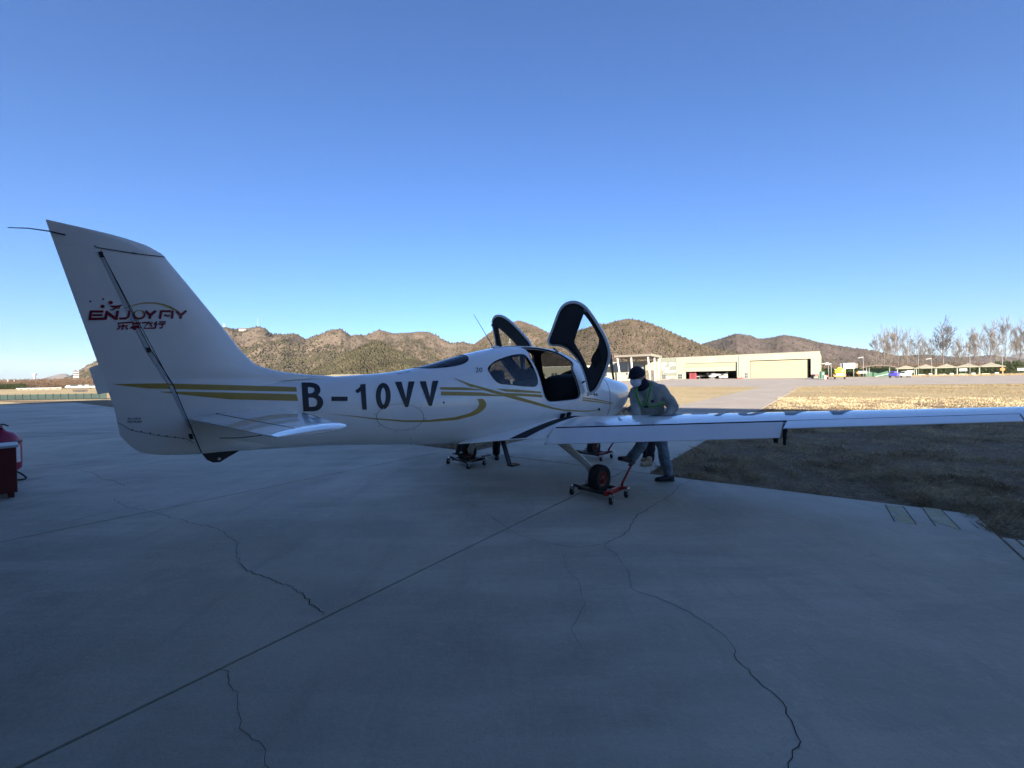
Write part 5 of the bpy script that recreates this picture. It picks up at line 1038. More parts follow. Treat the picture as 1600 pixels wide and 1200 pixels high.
for i,(px,yt,wd,k,lab) in enumerate(TREES):
    dep=198+ (i*37%23); h=zpx(px,yt,dep); mt,mc,_=protos[k]; t=thing('bare_poplar',lab,'tree',tuple(gp(px,dep)),i*1.9,'bare poplars behind the gazebos'); sc=h/20; ws=max(.55,min(1.25,wd*mpp(dep)/ (9*sc)))
    t.scale=(sc*ws,sc*ws,sc*1.0)
    a=D.objects.new('trunk',mt);b=D.objects.new('crown',mc)
    for q in(a,b): COL.objects.link(q); q.parent=t
# ---- left background
o=simple('water_tower','white water tower with a wide head above the low roofs','tower',54.5,420); k=mpp(420); z=zpx(54.5,584,420); bm=bmesh.new(); lathe(bm,[(0,0),(1.3*k,0),(1.0*k,z-3*k),(2.3*k,z-2*k),(2.3*k,z-.3*k),(1.2*k,z)],(0,0,0),(0,0,1),14); bm_obj('shaft',bm,WHITEP,o,True); bm=bmesh.new(); lathe(bm,[(2.35*k,z-.4*k),(2.6*k,z-.2*k),(.5*k,z+.5*k),(0,z+.6*k)],(0,0,0),(0,0,1),14); bm_obj('cap',bm,WHITEP,o,True)
for px,yt,lab in((12.5,593,'tall thin white pole at the far left'),(22.5,594.5,'shorter white pole beside the far left one'),(83.5,599,'white pole beside the low pale wall')):
    dep=260; o=simple('white_pole',lab,'pole',px,dep,'white poles on the left'); z=zpx(px,yt,dep); tubeo('shaft',[(0,0,0),(0,0,z)],[.35,.22],WHITEP,o,8); boxo('base',(0,0,.2),(1.,1.,.5),BASE,o)
pg=simple('pagoda','dark tiered pagoda tower with white storeys','pagoda',119,600); k=mpp(600); zb=0.
for i in range(5):
    z0=zpx(119,597.5-i*3.6,600); z1=zpx(119,597.5-(i+1)*3.6,600); w=(3.4-.25*i)*k
    bm=bmesh.new(); box(bm,(0,0,(z0+z1)/2),(w*2,w*2,(z1-z0)*.8)); bm_obj('storey',bm,WHITEP,pg)
    v=[(sx_*w*1.3,sy_*w*1.3,z1-.35*(z1-z0)) for sx_,sy_ in((-1,-1),(1,-1),(1,1),(-1,1))]+[(sx_*w*.8,sy_*w*.8,z1+.05*(z1-z0)) for sx_,sy_ in((-1,-1),(1,-1),(1,1),(-1,1))]
    pyd('roof',v,[(3,2,1,0),(4,5,6,7)]+[(a,(a+1)%4,4+(a+1)%4,4+a) for a in range(4)],M_('dark_roof_tile',(.06,.04,.04),rough=.8),pg)
tubeo('spire',[(0,0,zpx(119,579.6,600)),(0,0,zpx(119,577.5,600))],[.8,.1],M_('dark_roof_tile',(0,0,0)),pg); boxo('base_block',(0,0,zpx(119,598,600)/2),(8*k,8*k,zpx(119,597,600)),BASE,pg)
o=simple('mast','thin lattice mast beside the pagoda','mast',123.6,640); z=zpx(123.6,574.5,640); tubeo('shaft',[(0,0,0),(0,0,z)],.35,GREYM,o,5); boxo('crossbar',(0,0,z*.8),(2.2,.3,.3),GREYM,o)
def lowb(name,px0,px1,yt,dep,m,lab,cat='building',nw=4):
    o=simple(name,lab,cat,(px0+px1)/2,dep); w=(px1-px0)*mpp(dep); z=zpx((px0+px1)/2,yt,dep); boxo('wall',(0,2,z/2-.1),(w,4,z+.2),m,o); boxo('roof',(0,2,z+.12),(w+.5,4.5,.25),WHITEP,o)
    for j in range(nw): boxo('window',(-w/2+w*(j+.5)/nw,-.04,z*.55),(w/nw*.4,.08,z*.35),DKGLASS,o)
lowb('low_building',38,62,599.8,250,WHITEP,'low white building below the water tower')
lowb('low_building',40,83,607,150,M_('pale_tan_wall',(.30,.25,.17),rough=.8),'long pale tan wall building near the left edge',nw=6)
for px,lab in((115.5,'white van left of two parked on the left'),(133.5,'white van parked in the middle on the left'),(144,'white van parked next to the aircraft rudder')):
    o=simple('parked_van',lab,'van',px,165,'vans parked far left'); boxo('body',(0,0,1.0),(4.2,1.7,1.2),WHITEP,o,bev=.2); boxo('side_window',(.2,-.86,1.35),(2.6,.04,.45),DKGLASS,o); boxo('bonnet',(-2.1,0,.8),(.9,1.6,.5),WHITEP,o,bev=.15)
    for x in(-1.4,1.4): wheel((x,-.8,.33),.33,.2,(0,1,0),o); wheel((x,.8,.33),.33,.2,(0,1,0),o)
o=simple('culvert_headwall','dark concrete culvert headwall in the golden field','culvert',125,88); boxo('headwall',(0,0,.22),(2.3,.5,.5),M_('dark_concrete',(.07,.055,.045),rough=.9),o); boxo('opening',(0,-.27,.16),(1.2,.06,.26),BLK,o); boxo('cap',(0,0,.5),(2.5,.7,.08),M_('dark_concrete',(0,0,0)),o)
# green mesh barrier along the left shadow edge
ba=ground(-140,627.5)[:2]; bb_=ground(167,623.2)[:2]; bar=thing('green_barrier','long low dark green panel barrier along the sunlit field edge','barrier',(*ba,0),math.atan2(*(bb_-ba)[::-1])); LB=np.linalg.norm(bb_-ba); nb=26
GRP=M_('green_barrier_sheet',(.008,.02,.016),rough=.6,var=.25,vscale=.8); zz=.50
for j in range(nb):
    x0=LB*j/nb; boxo('panel',(x0+LB/nb/2,0,.06+zz/2),(LB/nb-.10,.04,zz),GRP,bar); boxo('post',(x0,0,.32),(.07,.09,.64),GRP,bar)
boxo('top_rail',(LB/2,0,.60),(LB,.06,.045),GRP,bar)
# ---- on the ridge
o=simple('radio_mast','tall thin radio mast on the left hilltop','mast',405,1650); o.location.z=zpx(405,512,1650)-2; z=zpx(405,497,1650)-o.location.z; 
for s_ in(-1,1): tubeo('leg',[(s_*1.6,0,0),(s_*.3,0,z)],.35,GREYM,o,4)
for t in(.2,.4,.6,.8): boxo('brace',(0,0,z*t),(3.2*(1-t)+.8,.3,.3),GREYM,o)
o=simple('hilltop_tower','small grey stone tower on the ridge beside the fin','tower',352.5,1650); o.location.z=zpx(352.5,514.5,1650)-2; z=zpx(352.5,506,1650)-o.location.z; boxo('shaft',(0,0,z/2),(5,5,z),GREYM,o); boxo('cap',(0,0,z+.6),(6.4,6.4,1.4),GREYR,o)
for px,y0,w,h,lab in((381,516.8,9,4.5,'pale temple building on the ridge near the mast'),(516,519.6,9,3.2,'white temple hall with dark roof on the second hilltop')):
    o=simple('hilltop_temple',lab,'temple',px,1600); k=mpp(1600); o.location.z=zpx(px,y0+1.5,1600); boxo('wall',(0,0,h*k*.4),(w*k,10,h*k*.9),M_('temple_wall',(.5,.44,.34),rough=.8),o); boxo('terrace',(-.1*w*k,-2,-.8*k),(w*k*1.6,14,1.6*k),WHITEP,o)
    v=[(-w*k*.6,-7,h*k*.8),(w*k*.6,-7,h*k*.8),(w*k*.6,7,h*k*.8),(-w*k*.6,7,h*k*.8),(-w*k*.3,0,h*k*1.35),(w*k*.3,0,h*k*1.35)]; pyd('roof',v,[(0,1,5,4),(1,2,5),(2,3,4,5),(3,0,4),(3,2,1,0)],GREYR,o)
for px,yt,yb,dep,lab in((797.5,529,542,800,'lattice pylon on the hillside seen through the left door'),):
    o=simple('power_pylon',lab,'pylon',px,dep); o.location.z=zpx(px,yb,dep)-2; z=zpx(px,yt,dep)-o.location.z
    for s_ in(-1,1): tubeo('leg',[(s_*2.2,0,0),(s_*.4,0,z)],.28,POLE,o,4)
    for t in(.55,.72,.88): boxo('cross_arm',(0,0,z*t),(7*(1.15-t)+2,.4,.4),POLE,o)
# ================================================================== DOLLIES, CART, PEOPLE
def PW(x,y,z): return PM+PFX*x+PLX*y+np.array([0,0,z])
DRF=M_('dolly_dark_frame',(.03,.025,.025),rough=.5)
def dolly(x,y,label,mc,lever=True,lz=.30,side=-1):
    o=thing('wheel_dolly',label,'dolly',tuple(PW(x,y,0)),rad(90)-PH,'wheel dollies under the aircraft')
    hw=.30; hy=.17
    for sx_ in(-1,1): tubeo('roller_bar',[(sx_*.145,-.20,.10),(sx_*.145,.20,.10)],.026,DRF,o,10)
    bm=bmesh.new(); box(bm,(0,side*.20,.105),(.38,.05,.06),None,.008); bm_obj('frame_tube',bm,mc,o)
    bm=bmesh.new(); box(bm,(0,-side*.215,.10),(.36,.04,.05),None,.008); bm_obj('frame_tube',bm,DRF,o)
    for cx,cy in((-.19,.30),(.19,.30),(-.19,-.30),(.19,-.30)):
        b=bmesh.new(); tube(b,[(cx*.75,cy*.70,.105),(cx*.9,cy*.95,.125),(cx,cy,.125)],[.022,.02,.02],8); m_=mc if cy*side>0 else DRF; bm_obj('arm',b,m_,o,True)
        b=bmesh.new(); box(b,(cx,cy,.118),(.055,.055,.012),None,.003); box(b,(cx-.025,cy-.024,.078),(.045,.004,.075)); box(b,(cx-.025,cy+.024,.078),(.045,.004,.075)); f_=bm_obj('caster_fork',b,CHROME,o); tag(f_,kind='stuff')
        b=bmesh.new(); lathe(b,[(0,-.017),(.030,-.017),(.040,-.012),(.042,0),(.040,.012),(.030,.017),(0,.017)],(cx-.03,cy,.042),(0,1,0),18); bm_obj('caster_wheel',b,RUBBER,f_,True)
    if lever:
        tubeo('lever',[(.20,side*.21,.12),(.21,side*.22,.17),(.40,side*.25,lz-.02)],[.02,.017,.016],mc,o,8); boxo('pedal',(.40,side*.255,lz),(.10,.055,.016),DRF,o,rot=Matrix.Rotation(rad(-14),4,'Y'),bev=.004)
    else: boxo('pedal',(.26,side*.24,.16),(.2,.06,.02),DRF,o,bev=.004)
    return o
dolly(0,-1.43,'red wheel dolly under the right main wheel with its lever under a shoe',REDP,True,.40)
dolly(0,1.425,'dark wheel dolly under the left main wheel behind the belly',DRF,False)
dolly(2.06,0,'dark red wheel dolly under the nose wheel with raised lever',M_('dull_red_enamel',(.20,.02,.03),rough=.5),True,.36)
# ---- red fire cart at the left edge
cp=ground(22,776); cy_=math.atan2(*(ground(22,776)-ground(24,700))[[1,0]][::-1])
bx=thing('red_box','dark red metal box with pale rim at the left edge','box',(-7.21-.46*.6,5.57-.46*.8,0),rad(53))
DKR=M_('dark_red_paint',(.10,.004,.006),rough=.5); RIMW=M_('pale_rim',(.45,.46,.48),rough=.5)
boxo('body',(0,.18,.40),(.92,.5,.66),DKR,bx,bev=.01); boxo('rim',(0,.18,.735),(.96,.54,.035),RIMW,bx,bev=.005)
for s_ in(-.40,.40):
    for t_ in(-.02,.38): boxo('foot',(s_,t_,.035),(.06,.06,.07),DKR,bx)
boxo('handle',(.0,-.085,.6),(.3,.03,.04),DKR,bx,bev=.008)
ec=at(2,720,6.6); fe=thing('fire_extinguisher','red trolley fire extinguisher with white label standing behind the red box','extinguisher',(ec[0],ec[1],0),rad(30)); fe.scale=(.93,.93,.93)
EXR=M_('extinguisher_red',(.30,.012,.05),rough=.35)
bm=bmesh.new(); lathe(bm,[(0,.10),(.16,.11),(.235,.18),(.245,.3),(.245,.66),(.225,.76),(.16,.85),(.07,.89),(.05,.93),(0,.93)],(0,0,0),(0,0,1),32); bm_obj('cylinder',bm,EXR,fe,True)
bm=bmesh.new(); n=14
for i in range(n):
    a0=rad(-75)+rad(70)*i/n; a1=rad(-75)+rad(70)*(i+1)/n; q=[bm.verts.new((.248*math.cos(a),.248*math.sin(a),z)) for a,z in((a0,.30),(a1,.30),(a1,.62),(a0,.62))]; bm.faces.new(q)
bm_obj('label',bm,M_('label_white',(.62,.58,.58),rough=.6,var=.25,vscale=25),fe)
bm=bmesh.new(); lathe(bm,[(.248,.66),(.253,.67),(.253,.69),(.248,.70)],(0,0,0),(0,0,1),32); bm_obj('strap',bm,BLACKP,fe,True)
tubeo('valve',[(0,0,.92),(0,0,.99)],.035,BLACKP,fe); tubeo('valve_lever',[(-.02,0,.99),(.06,-.05,1.02),(.14,-.10,.985)],.013,BLACKP,fe)
tubeo('hose',catmull([(0,0,.97),(-.1,-.1,1.02),(-.2,-.2,.88),(-.24,-.2,.6),(-.2,-.22,.35)],6),.018,DRF,fe); tubeo('hose',catmull([(.02,-.02,.96),(.05,-.17,.97),(-.05,-.27,.80),(-.16,-.26,.68)],6),.022,EXR,fe)
tubeo('stand_leg',catmull([(.05,-.16,.12),(.25,-.22,.16),(.42,-.30,.03),(.32,-.36,.02),(.05,-.25,.09)],5),.014,BLACKP,fe)
for s_ in(-.22,-.04): wheel((s_,.24,.08),.08,.05,(0,1,0),fe)
# ---- people
SKIN=M_('skin_tone',(.38,.23,.16),rough=.55); JGREY=M_('grey_padded_jacket',(.29,.305,.275),rough=.85,var=.12,vscale=6,bump=.35,bscale=14); NAVY=M_('navy_knit',(.012,.013,.024),rough=.95,bump=.4,bscale=120); DENIM=M_('grey_blue_denim',(.17,.215,.255),rough=.9,var=.2,vscale=8,bump=.3,bscale=30); BLKC=M_('black_cloth',(.014,.014,.016),rough=.9,bump=.3,bscale=25); NEON=M_('neon_green_webbing',(.14,.44,.06),rough=.6); REFL=M_('dark_strap_centre',(.05,.07,.05),rough=.6); MASK=M_('white_mask',(.62,.66,.72),rough=.7); TAN=M_('tan_boot',(.42,.32,.20),rough=.8,var=.15,vscale=12); SHOE=M_('black_shoe',(.012,.012,.014),rough=.6); LGREY=M_('light_grey_jacket',(.36,.36,.36),rough=.9,bump=.3,bscale=15); GLOVE=M_('grey_work_glove',(.40,.37,.36),rough=.9)
def foot(o,heel,toe,up=(0,0,1),m=None,hgt=.10,name='shoe'):
    heel=np.array(heel,float);toe=np.array(toe,float);d=(toe-heel);L=np.linalg.norm(d);d/=L;u=np.array(up,float);u=u-d*(u@d);u/=np.linalg.norm(u);s=np.cross(d,u); secs=[]
    for t,w,h,lift in((-.02,.022,.055,.02),(.0,.034,.10,0),(.18,.040,.115,0),(.36,.040,.10,0),(.55,.046,.082,0),(.78,.050,.068,0),(.93,.042,.055,.004),(1.0,.020,.034,.010)):
        c=heel+d*L*t; secs.append([c+s*w*math.cos(a)+u*(lift+h/2+h/2*math.sin(a)*(1 if math.sin(a)>0 else 1)) for a in np.linspace(0,2*math.pi,14,endpoint=False)])
    s_=loft(name,secs,m,o); 
    if name=='boot': blob('boot_shaft',[(heel+d*L*.2+u*.06,heel+d*L*.18+u*.115,.050,.052)],m,o,vox=.012,sm=2,disp=.01,dscale=.05)
    secs2=[]
    for t,w in((-.03,.026),(.0,.038),(.3,.040),(.6,.047),(.85,.048),(1.01,.02)):
        c=heel+d*L*t; secs2.append([c+s*w*math.cos(a)+u*(.011+.011*math.sin(a)) for a in np.linspace(0,2*math.pi,12,endpoint=False)])
    loft('sole',secs2,SHOE if m is not TAN else M_('tan_sole',(.30,.23,.15),rough=.8),s_); return s_
def hand(o,wr,dirv,palm,m,curl=.6,thumb=1,sc=1.):
    """glove / hand: palm and five curled fingers as one skinned mesh"""
    wr=np.array(wr,float);d=np.array(dirv,float);d/=np.linalg.norm(d);p=np.array(palm,float);p-=d*(p@d);p/=np.linalg.norm(p);s=np.cross(d,p)
    V=[wr,wr+d*.035*sc,wr+d*.085*sc];E=[(0,1),(1,2)];R=[(.024*sc,.018*sc),(.034*sc,.016*sc),(.038*sc,.015*sc)]
    for i,(of,L) in enumerate(((-.032,.072),(-.011,.082),(.011,.078),(.031,.062))):
        b=wr+d*.09*sc+s*of*sc; k=len(V); a=curl
        q1=b+(d*math.cos(a*.5)+p*math.sin(a*.5))*L*.45*sc; q2=q1+(d*math.cos(a*1.3)+p*math.sin(a*1.3))*L*.32*sc; q3=q2+(d*math.cos(a*2)+p*math.sin(a*2))*L*.25*sc
        V+=[b,q1,q2,q3];E+=[(2,k),(k,k+1),(k+1,k+2),(k+2,k+3)];R+=[.0105*sc,.0095*sc,.009*sc,.0075*sc]
    k=len(V); b=wr+d*.03*sc+s*thumb*.03*sc; V+=[b,b+(d*.6+s*thumb*.5+p*.4)*.04*sc,b+(d*.85+s*thumb*.3+p*.7)*.075*sc];E+=[(1,k),(k,k+1),(k+1,k+2)];R+=[.013*sc,.0115*sc,.009*sc]
    return skin('hand',[tuple(v) for v in V],E,R,m,o,sub=1)
def head(o,c,fwd,m=SKIN,sc=1.,up=(0,0,1)):
    """head with brow, nose, mouth, chin, ears; c = centre, fwd = gaze direction"""
    c=np.array(c,float);f=np.array(fwd,float);f/=np.linalg.norm(f);u=np.array(up,float);u=u-f*(u@f);u/=np.linalg.norm(u);s=np.cross(f,u)
    bm=bmesh.new(); bmesh.ops.create_uvsphere(bm,u_segments=28,v_segments=20,radius=1)
    for v in bm.verts:
        x,y,z=v.co   # x side, y forward, z up
        sx_,sy_,sz_=.076,.098,.118; 
        if z<0: sx_*=1-.30*(-z)**1.3; sy_*=1-.12*(-z)
        px,py,pz=x*sx_,y*sy_,z*sz_
        if y>0:
            py+=.020*math.exp(-((z+.13)/.16)**2-(x/.16)**2)+.006*math.exp(-((z-.22)/.1)**2-(x/.5)**2)-.010*(math.exp(-((z-.07)/.1)**2-((abs(x)-.38)/.16)**2))+.007*math.exp(-((z+.48)/.08)**2-(x/.25)**2)+.012*math.exp(-((z+.85)/.15)**2-(x/.3)**2)
        q=c+s*px*sc+f*py*sc+u*pz*sc; v.co=q
    h=bm_obj('head',bm,m,o,True)
    for sg in(-1,1):
        b=bmesh.new(); bmesh.ops.create_uvsphere(b,u_segments=10,v_segments=8,radius=.010); bmesh.ops.translate(b,verts=b.verts[:],vec=c+s*sg*.031*sc+f*.083*sc+u*.006*sc); bm_obj('eye',b,M_('eye_dark',(.03,.02,.015),rough=.2),h,True)
        b=bmesh.new(); bmesh.ops.create_uvsphere(b,u_segments=10,v_segments=8,radius=1); 
        for v in b.verts: v.co=c+s*(sg*.078+v.co.x*.010)*sc+f*(-.008+v.co.y*.018)*sc+u*(-.008+v.co.z*.032)*sc
        bm_obj('ear',b,m,h,True)
    b=bmesh.new(); tube(b,[c+s*-.024*sc+f*.083*sc+u*-.062*sc,c+f*.092*sc+u*-.06*sc,c+s*.024*sc+f*.083*sc+u*-.062*sc],.005*sc,6); bm_obj('mouth',b,M_('lip',(.30,.12,.10),rough=.5),h,True)
    return h,(c,f,u,s)
def cap_shell(o,name,fr,m,zlo,sc=1.12,peak=0.):
    c,f,u,s=fr; bm=bmesh.new(); bmesh.ops.create_uvsphere(bm,u_segments=28,v_segments=20,radius=1); bmesh.ops.delete(bm,geom=[v for v in bm.verts if v.co.z<zlo],context='VERTS')
    for v in bm.verts: q=c+s*v.co.x*.088*sc+f*(v.co.y*.108*sc-.006)+u*(v.co.z*.122*sc+.004); v.co=q
    k=bm_obj(name,bm,m,o,True); sm=k.modifiers.new('t','SOLIDIFY'); sm.thickness=.008; sm.offset=1
    rim=[c+s*.086*sc*math.cos(a)+f*(.105*sc*math.sin(a)-.006)+u*(zlo*.122*sc+.008) for a in np.linspace(0,2*math.pi,30,endpoint=False)]; bm=bmesh.new(); tube(bm,rim,.011,6,closed=True); bm_obj('brim',bm,m,k,True)
    if peak:
        v=[];nq=9
        for r_ in(.09,.09+peak):
            for a in np.linspace(rad(30),rad(150),nq): v.append(c+s*r_*sc*math.cos(a)+f*(r_*1.15*sc*math.sin(a))+u*(zlo*.122*sc+.005-(.02 if r_>.1 else 0)))
        pyd('peak',v,[(i,i+1,nq+i+1,nq+i) for i in range(nq-1)],m,k,True)
    return k
def person(label,root,J,mats,arm_ends=True,face=None,headc=None,**kw):
    """J: joints in world space; one continuous skinned body, clothing as children"""
    o=thing('person',label,'person',(root[0],root[1],0)); off=np.array([root[0],root[1],0]); q={k:np.array(v,float)-off for k,v in J.items()}
    names=['pelvis','waist','chest','neck','headb','shL','elL','wrL','shR','elR','wrR','hipL','knL','anL','hipR','knR','anR']; idx={n:i for i,n in enumerate(names)}
    rr={'pelvis':.115,'waist':.105,'chest':.11,'neck':.05,'headb':.05,'shL':.055,'elL':.042,'wrL':.030,'shR':.055,'elR':.042,'wrR':.030,'hipL':.090,'knL':.060,'anL':.040,'hipR':.090,'knR':.060,'anR':.040}
    Ed=[('pelvis','waist'),('waist','chest'),('chest','neck'),('neck','headb'),('chest','shL'),('shL','elL'),('elL','wrL'),('chest','shR'),('shR','elR'),('elR','wrR'),('pelvis','hipL'),('hipL','knL'),('knL','anL'),('pelvis','hipR'),('hipR','knR'),('knR','anR')]
    def lerp(n1,n2,t): return q[n1]*(1-t)+q[n2]*t
    def limbs(d,w,nm): return [(q[x],q[y],d[x]*w,d[y]*w) for x,y in Ed if x in nm and y in nm]
    blob('body',[(q['pelvis'],q['waist'],.115,.105),(q['waist'],q['chest'],.105,.12),(q['shL']*.8+q['chest']*.2,q['shR']*.8+q['chest']*.2,.07,.07),(q['chest'],q['neck'],.10,.055),(q['neck'],q['headb'],.055,.05)]+[(q[x],q[y],rr[x],rr[y]) for x,y in Ed if x[:2] in('sh','el','hi','kn') ]+[(q['hipL'],q['hipR'],.09,.09)],mats['skin'],o,vox=.014,sm=4)
    up=np.array([0,0,1.])
    J_=[(q['shL'],q['elL'],.098,.078),(q['elL'],q['wrL'],.080,.056),(q['shR'],q['elR'],.098,.078),(q['elR'],q['wrR'],.080,.056),(q['shL'],q['shR'],.105,.105),(q['neck']-up*.03,q['chest'],.10,.15),(lerp('chest','shL',.42),lerp('waist','hipL',.45),.145,.145),(lerp('chest','shR',.42),lerp('waist','hipR',.45),.145,.145),(q['chest'],q['waist'],.16,.155),(q['waist'],q['pelvis'],.155,.165),(lerp('pelvis','hipL',.5),lerp('pelvis','hipR',.5),.15,.15)]
    blob('jacket',J_,mats['top'],o,vox=.015,sm=6,disp=.042,dscale=.17,disp2=.012)
    T_=[(q['hipL'],q['knL'],.108,.082),(q['knL'],q['anL'],.082,.074),(q['hipR'],q['knR'],.108,.082),(q['knR'],q['anR'],.082,.074),(q['hipL'],q['hipR'],.12,.12),(q['pelvis'],lerp('hipL','hipR',.5),.14,.13)]
    blob('trousers',T_,mats['legs'],o,vox=.013,sm=4,disp=.04,dscale=.10,disp2=.018)
    return o,q,off
# front man: grey jacket, right foot on the dolly pedal
d1=5.78
def A(px,y,dep): return at(px,y,dep)
J=dict(pelvis=A(1021,664,5.90),waist=A(1019,645,5.87),chest=A(1012,622,5.80),neck=A(1006,606,5.72),headb=A(999,598,5.66),
 shL=A(1033,611,5.74),elL=A(1052,636,5.62),wrL=A(1037,659,5.50),shR=A(996,612,5.80),elR=A(993,634,5.66),wrR=A(995,650,5.46),
 hipL=A(1029,670,5.92),knL=A(1036,706,5.84),anL=A(1044,739,5.84),hipR=A(1012,670,5.86),knR=A(1000,698,5.66),anR=A(986,717,5.62))
man,q,off=person('person in grey jacket, neon harness, navy beanie and white mask pressing the red lever',A(1021,664,5.90),J,dict(skin=SKIN,top=JGREY,legs=DENIM))
gz_=np.array([-.55,-.62,-.30]); hC=A(995,589,5.62)-off
hd,fr=head(man,hC,gz_,sc=1.12)
cap_shell(man,'beanie',fr,NAVY,.10,1.22)
c,f,u,s=fr
bm=bmesh.new(); bmesh.ops.create_uvsphere(bm,u_segments=20,v_segments=14,radius=1); bmesh.ops.delete(bm,geom=[v for v in bm.verts if v.co.y<-.05],context='VERTS')
for v in bm.verts: v.co=c+s*v.co.x*.082+f*(.055+v.co.y*.085)+u*(-.052+v.co.z*.078)
bm_obj('face_mask',bm,MASK,man,True)
for sg in(-1,1): tubeo('mask_strap',[c+s*sg*.078+f*.06-u*.04,c+s*sg*.092-f*.0+u*.0],.004,MASK,man,5)
skin('neck_scarf',[tuple(q['neck']+np.array([0,0,-.03])),tuple((q['neck']*.6+hC*.4)),tuple(hC-f*.07-u*.05)],[(0,1),(1,2)],[.125,.115,.09],NAVY,man,sub=2,disp=.03,dscale=.08)
skin('hood',[tuple(q['shL']*.75+q['neck']*.25+np.array([.0,.0,.055])),tuple(q['neck']+np.array([.09,.13,.06])),tuple(q['shR']*.6+q['neck']*.4+np.array([0,.10,.05]))],[(0,1),(1,2)],[.055,.085,.05],JGREY,man,sub=2,disp=.03,dscale=.08)
# harness: ribbons just outside the jacket front
def strap(name,P,w=.032,push=.0):
    P=catmull([np.array(p)-off for p in P],8); t=np.gradient(P,axis=0); t/=np.linalg.norm(t,axis=1)[:,None]; cam_=CAM-off-P; cam_/=np.linalg.norm(cam_,axis=1)[:,None]; sd=np.cross(t,cam_); sd/=np.linalg.norm(sd,axis=1)[:,None]; n=len(P)
    v=np.vstack([P+sd*w/2,P-sd*w/2,P+sd*w/2-cam_*.012,P-sd*w/2-cam_*.012]); f=[(i,i+1,n+i+1,n+i) for i in range(n-1)]+[(2*n+i,3*n+i,3*n+i+1,2*n+i+1) for i in range(n-1)]+[(i,2*n+i,2*n+i+1,i+1) for i in range(n-1)]+[(n+i,n+i+1,3*n+i+1,3*n+i) for i in range(n-1)]
    o=pyd(name,v,f,NEON,man,True); v2=np.vstack([P+sd*w*.13+cam_*.003,P-sd*w*.13+cam_*.003]); pyd('strap_centre',v2,[(i,i+1,n+i+1,n+i) for i in range(n-1)],REFL,o)
fd=5.55
strap('harness_strap',[A(1019,598,5.54),A(1016,608,fd-.03),A(1013,620,fd-.01),A(1010,633,fd+.03)]); strap('harness_strap',[A(995,604,5.60),A(994,613,fd),A(996,622,fd),A(1001,631,fd),A(1008,636,fd+.02)],.034); strap('harness_strap',[A(1010,635.5,fd+.02),A(1020,635,fd-.01),A(1030,632,fd-.04),A(1038,628,fd-.02)],.028)
boxo('harness_buckle',tuple(A(1009.5,635.5,fd)-off),(.055,.03,.035),BLACKP,man,bev=.006)
bm=bmesh.new(); lathe(bm,[(0,.012),(.021,.012),(.024,0)],tuple(A(1019.5,627,fd-.045)-off),tuple(CAM-A(1019,627,fd)),16); bm_obj('chest_patch',bm,M_('maroon_patch',(.06,.02,.06),rough=.6),man)
hand(man,q['wrR'],np.array([-.25,-.5,-.75]),np.array([.6,-.6,.2]),BLKC,.7,1,1.1); hand(man,q['wrL'],np.array([-.5,-.4,-.75]),np.array([-.5,-.6,.2]),BLKC,.7,-1,1.1)
foot(man,A(1051.5,751.5,5.83)-off+np.array([0,0,.0]),A(1024,752.2,5.76)-off,m=SHOE)
foot(man,A(990,724.5,5.62)-off,A(967,719,5.42)-off,up=(-.3,0,1),m=SHOE)
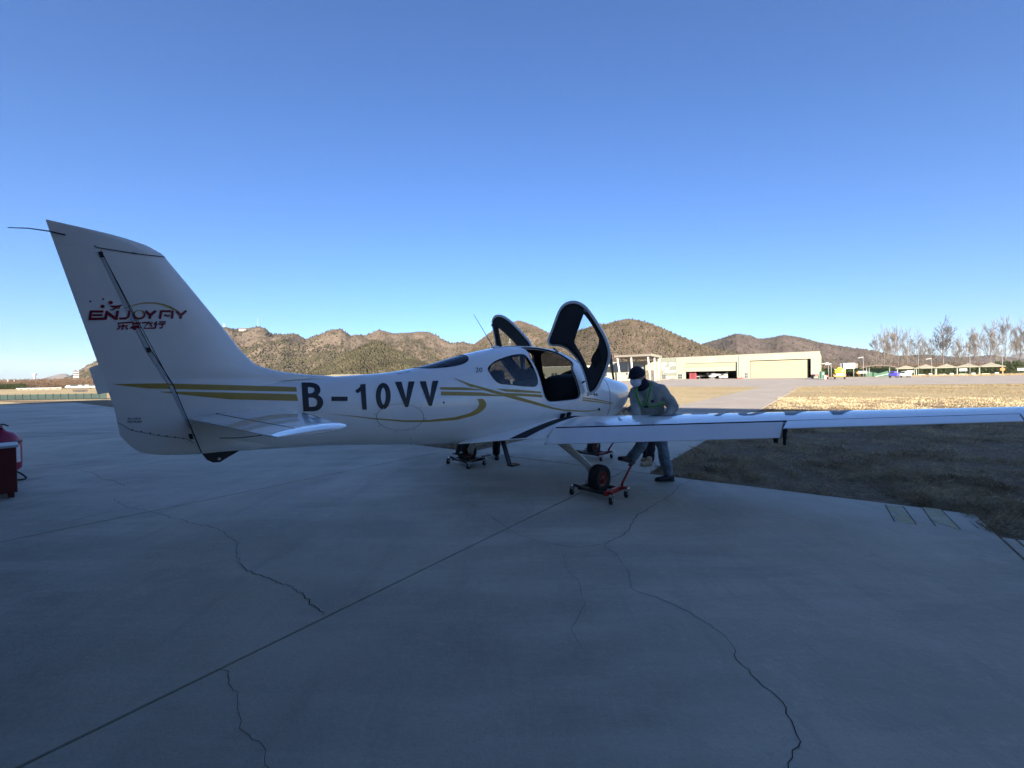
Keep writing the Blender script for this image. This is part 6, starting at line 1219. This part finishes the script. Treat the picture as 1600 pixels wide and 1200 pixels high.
# second person behind, light grey jacket, tan boots, pulling the propeller
J2=dict(pelvis=A(1013,655,7.05),waist=A(1012,636,7.05),chest=A(1010,615,7.08),neck=A(1005,598,7.06),headb=A(1000,592,7.05),shL=A(1022,606,7.0),elL=A(1016,630,6.85),wrL=A(1003,644,6.9),shR=A(998,610,7.2),elR=A(993,634,7.4),wrR=A(984,640,7.6),
 hipL=A(1018,660,7.02),knL=A(1018,688,6.98),anL=A(1014.5,719,6.95),hipR=A(1008,660,7.08),knR=A(1010,687,7.15),anR=A(1010,714,7.25))
p2,q2,off2=person('person in light grey jacket, black trousers and tan boots pulling the propeller',A(1013,655,7.05),J2,dict(skin=SKIN,top=LGREY,legs=BLKC))
h2,fr2=head(p2,A(998,587,7.02)-off2,(-.8,-.2,-.25),sc=1.05); cap_shell(p2,'cap',fr2,BLKC,.15,1.16,.07)
hand(p2,q2['wrR'],np.array([-.85,-.2,.1]),np.array([0,-.8,-.5]),GLOVE,1.0,1,1.25); hand(p2,q2['wrL'],np.array([-.8,.1,-.3]),np.array([0,-.6,-.6]),GLOVE,.8,-1,1.1)
foot(p2,ground(1017.5,727)-off2+np.array([0,0,.0]),ground(1001.5,728.5)-off2,m=TAN,hgt=.14,name='boot'); foot(p2,ground(1016,719.5)-off2,ground(1002,721)-off2,m=TAN,hgt=.14,name='boot')
# third person beyond the fuselage: only one trouser leg shows under the belly
b3_=ground(775.5,716.5)
def B(dx,dy,z): return b3_+np.array([dx,dy,z])
J3=dict(pelvis=B(.03,.1,.92),waist=B(.03,.1,1.08),chest=B(.02,.1,1.30),neck=B(.0,.1,1.48),headb=B(-.0,.1,1.55),shL=B(.20,.08,1.42),elL=B(.26,.05,1.15),wrL=B(.2,-.15,.98),shR=B(-.18,.12,1.42),elR=B(-.24,.08,1.15),wrR=B(-.18,-.12,.98),hipL=B(.03,.0,.86),knL=B(.01,.0,.48),anL=B(0,.03,.12),hipR=B(-.0,.22,.86),knR=B(-.0,.24,.48),anR=B(-.01,.27,.12))
p3,q3,off3=person('person in dark trousers standing behind the fuselage with one leg showing below',b3_,J3,dict(skin=SKIN,top=BLKC,legs=BLKC))
h3,fr3=head(p3,B(0,.09,1.64)-off3,(.5,-.8,-.1)); cap_shell(p3,'hair',fr3,M_('black_hair',(.01,.009,.009),rough=.6),.1,1.04)
hand(p3,q3['wrL'],(0,-.6,-.6),(-.8,0,0),SKIN,.6,1); hand(p3,q3['wrR'],(0,-.6,-.6),(.8,0,0),SKIN,.6,-1)
foot(p3,B(0.0,.09,0)-off3,B(.02,-.18,0)-off3,m=SHOE); foot(p3,B(-.01,.33,0)-off3,B(.01,.06,0)-off3,m=SHOE)
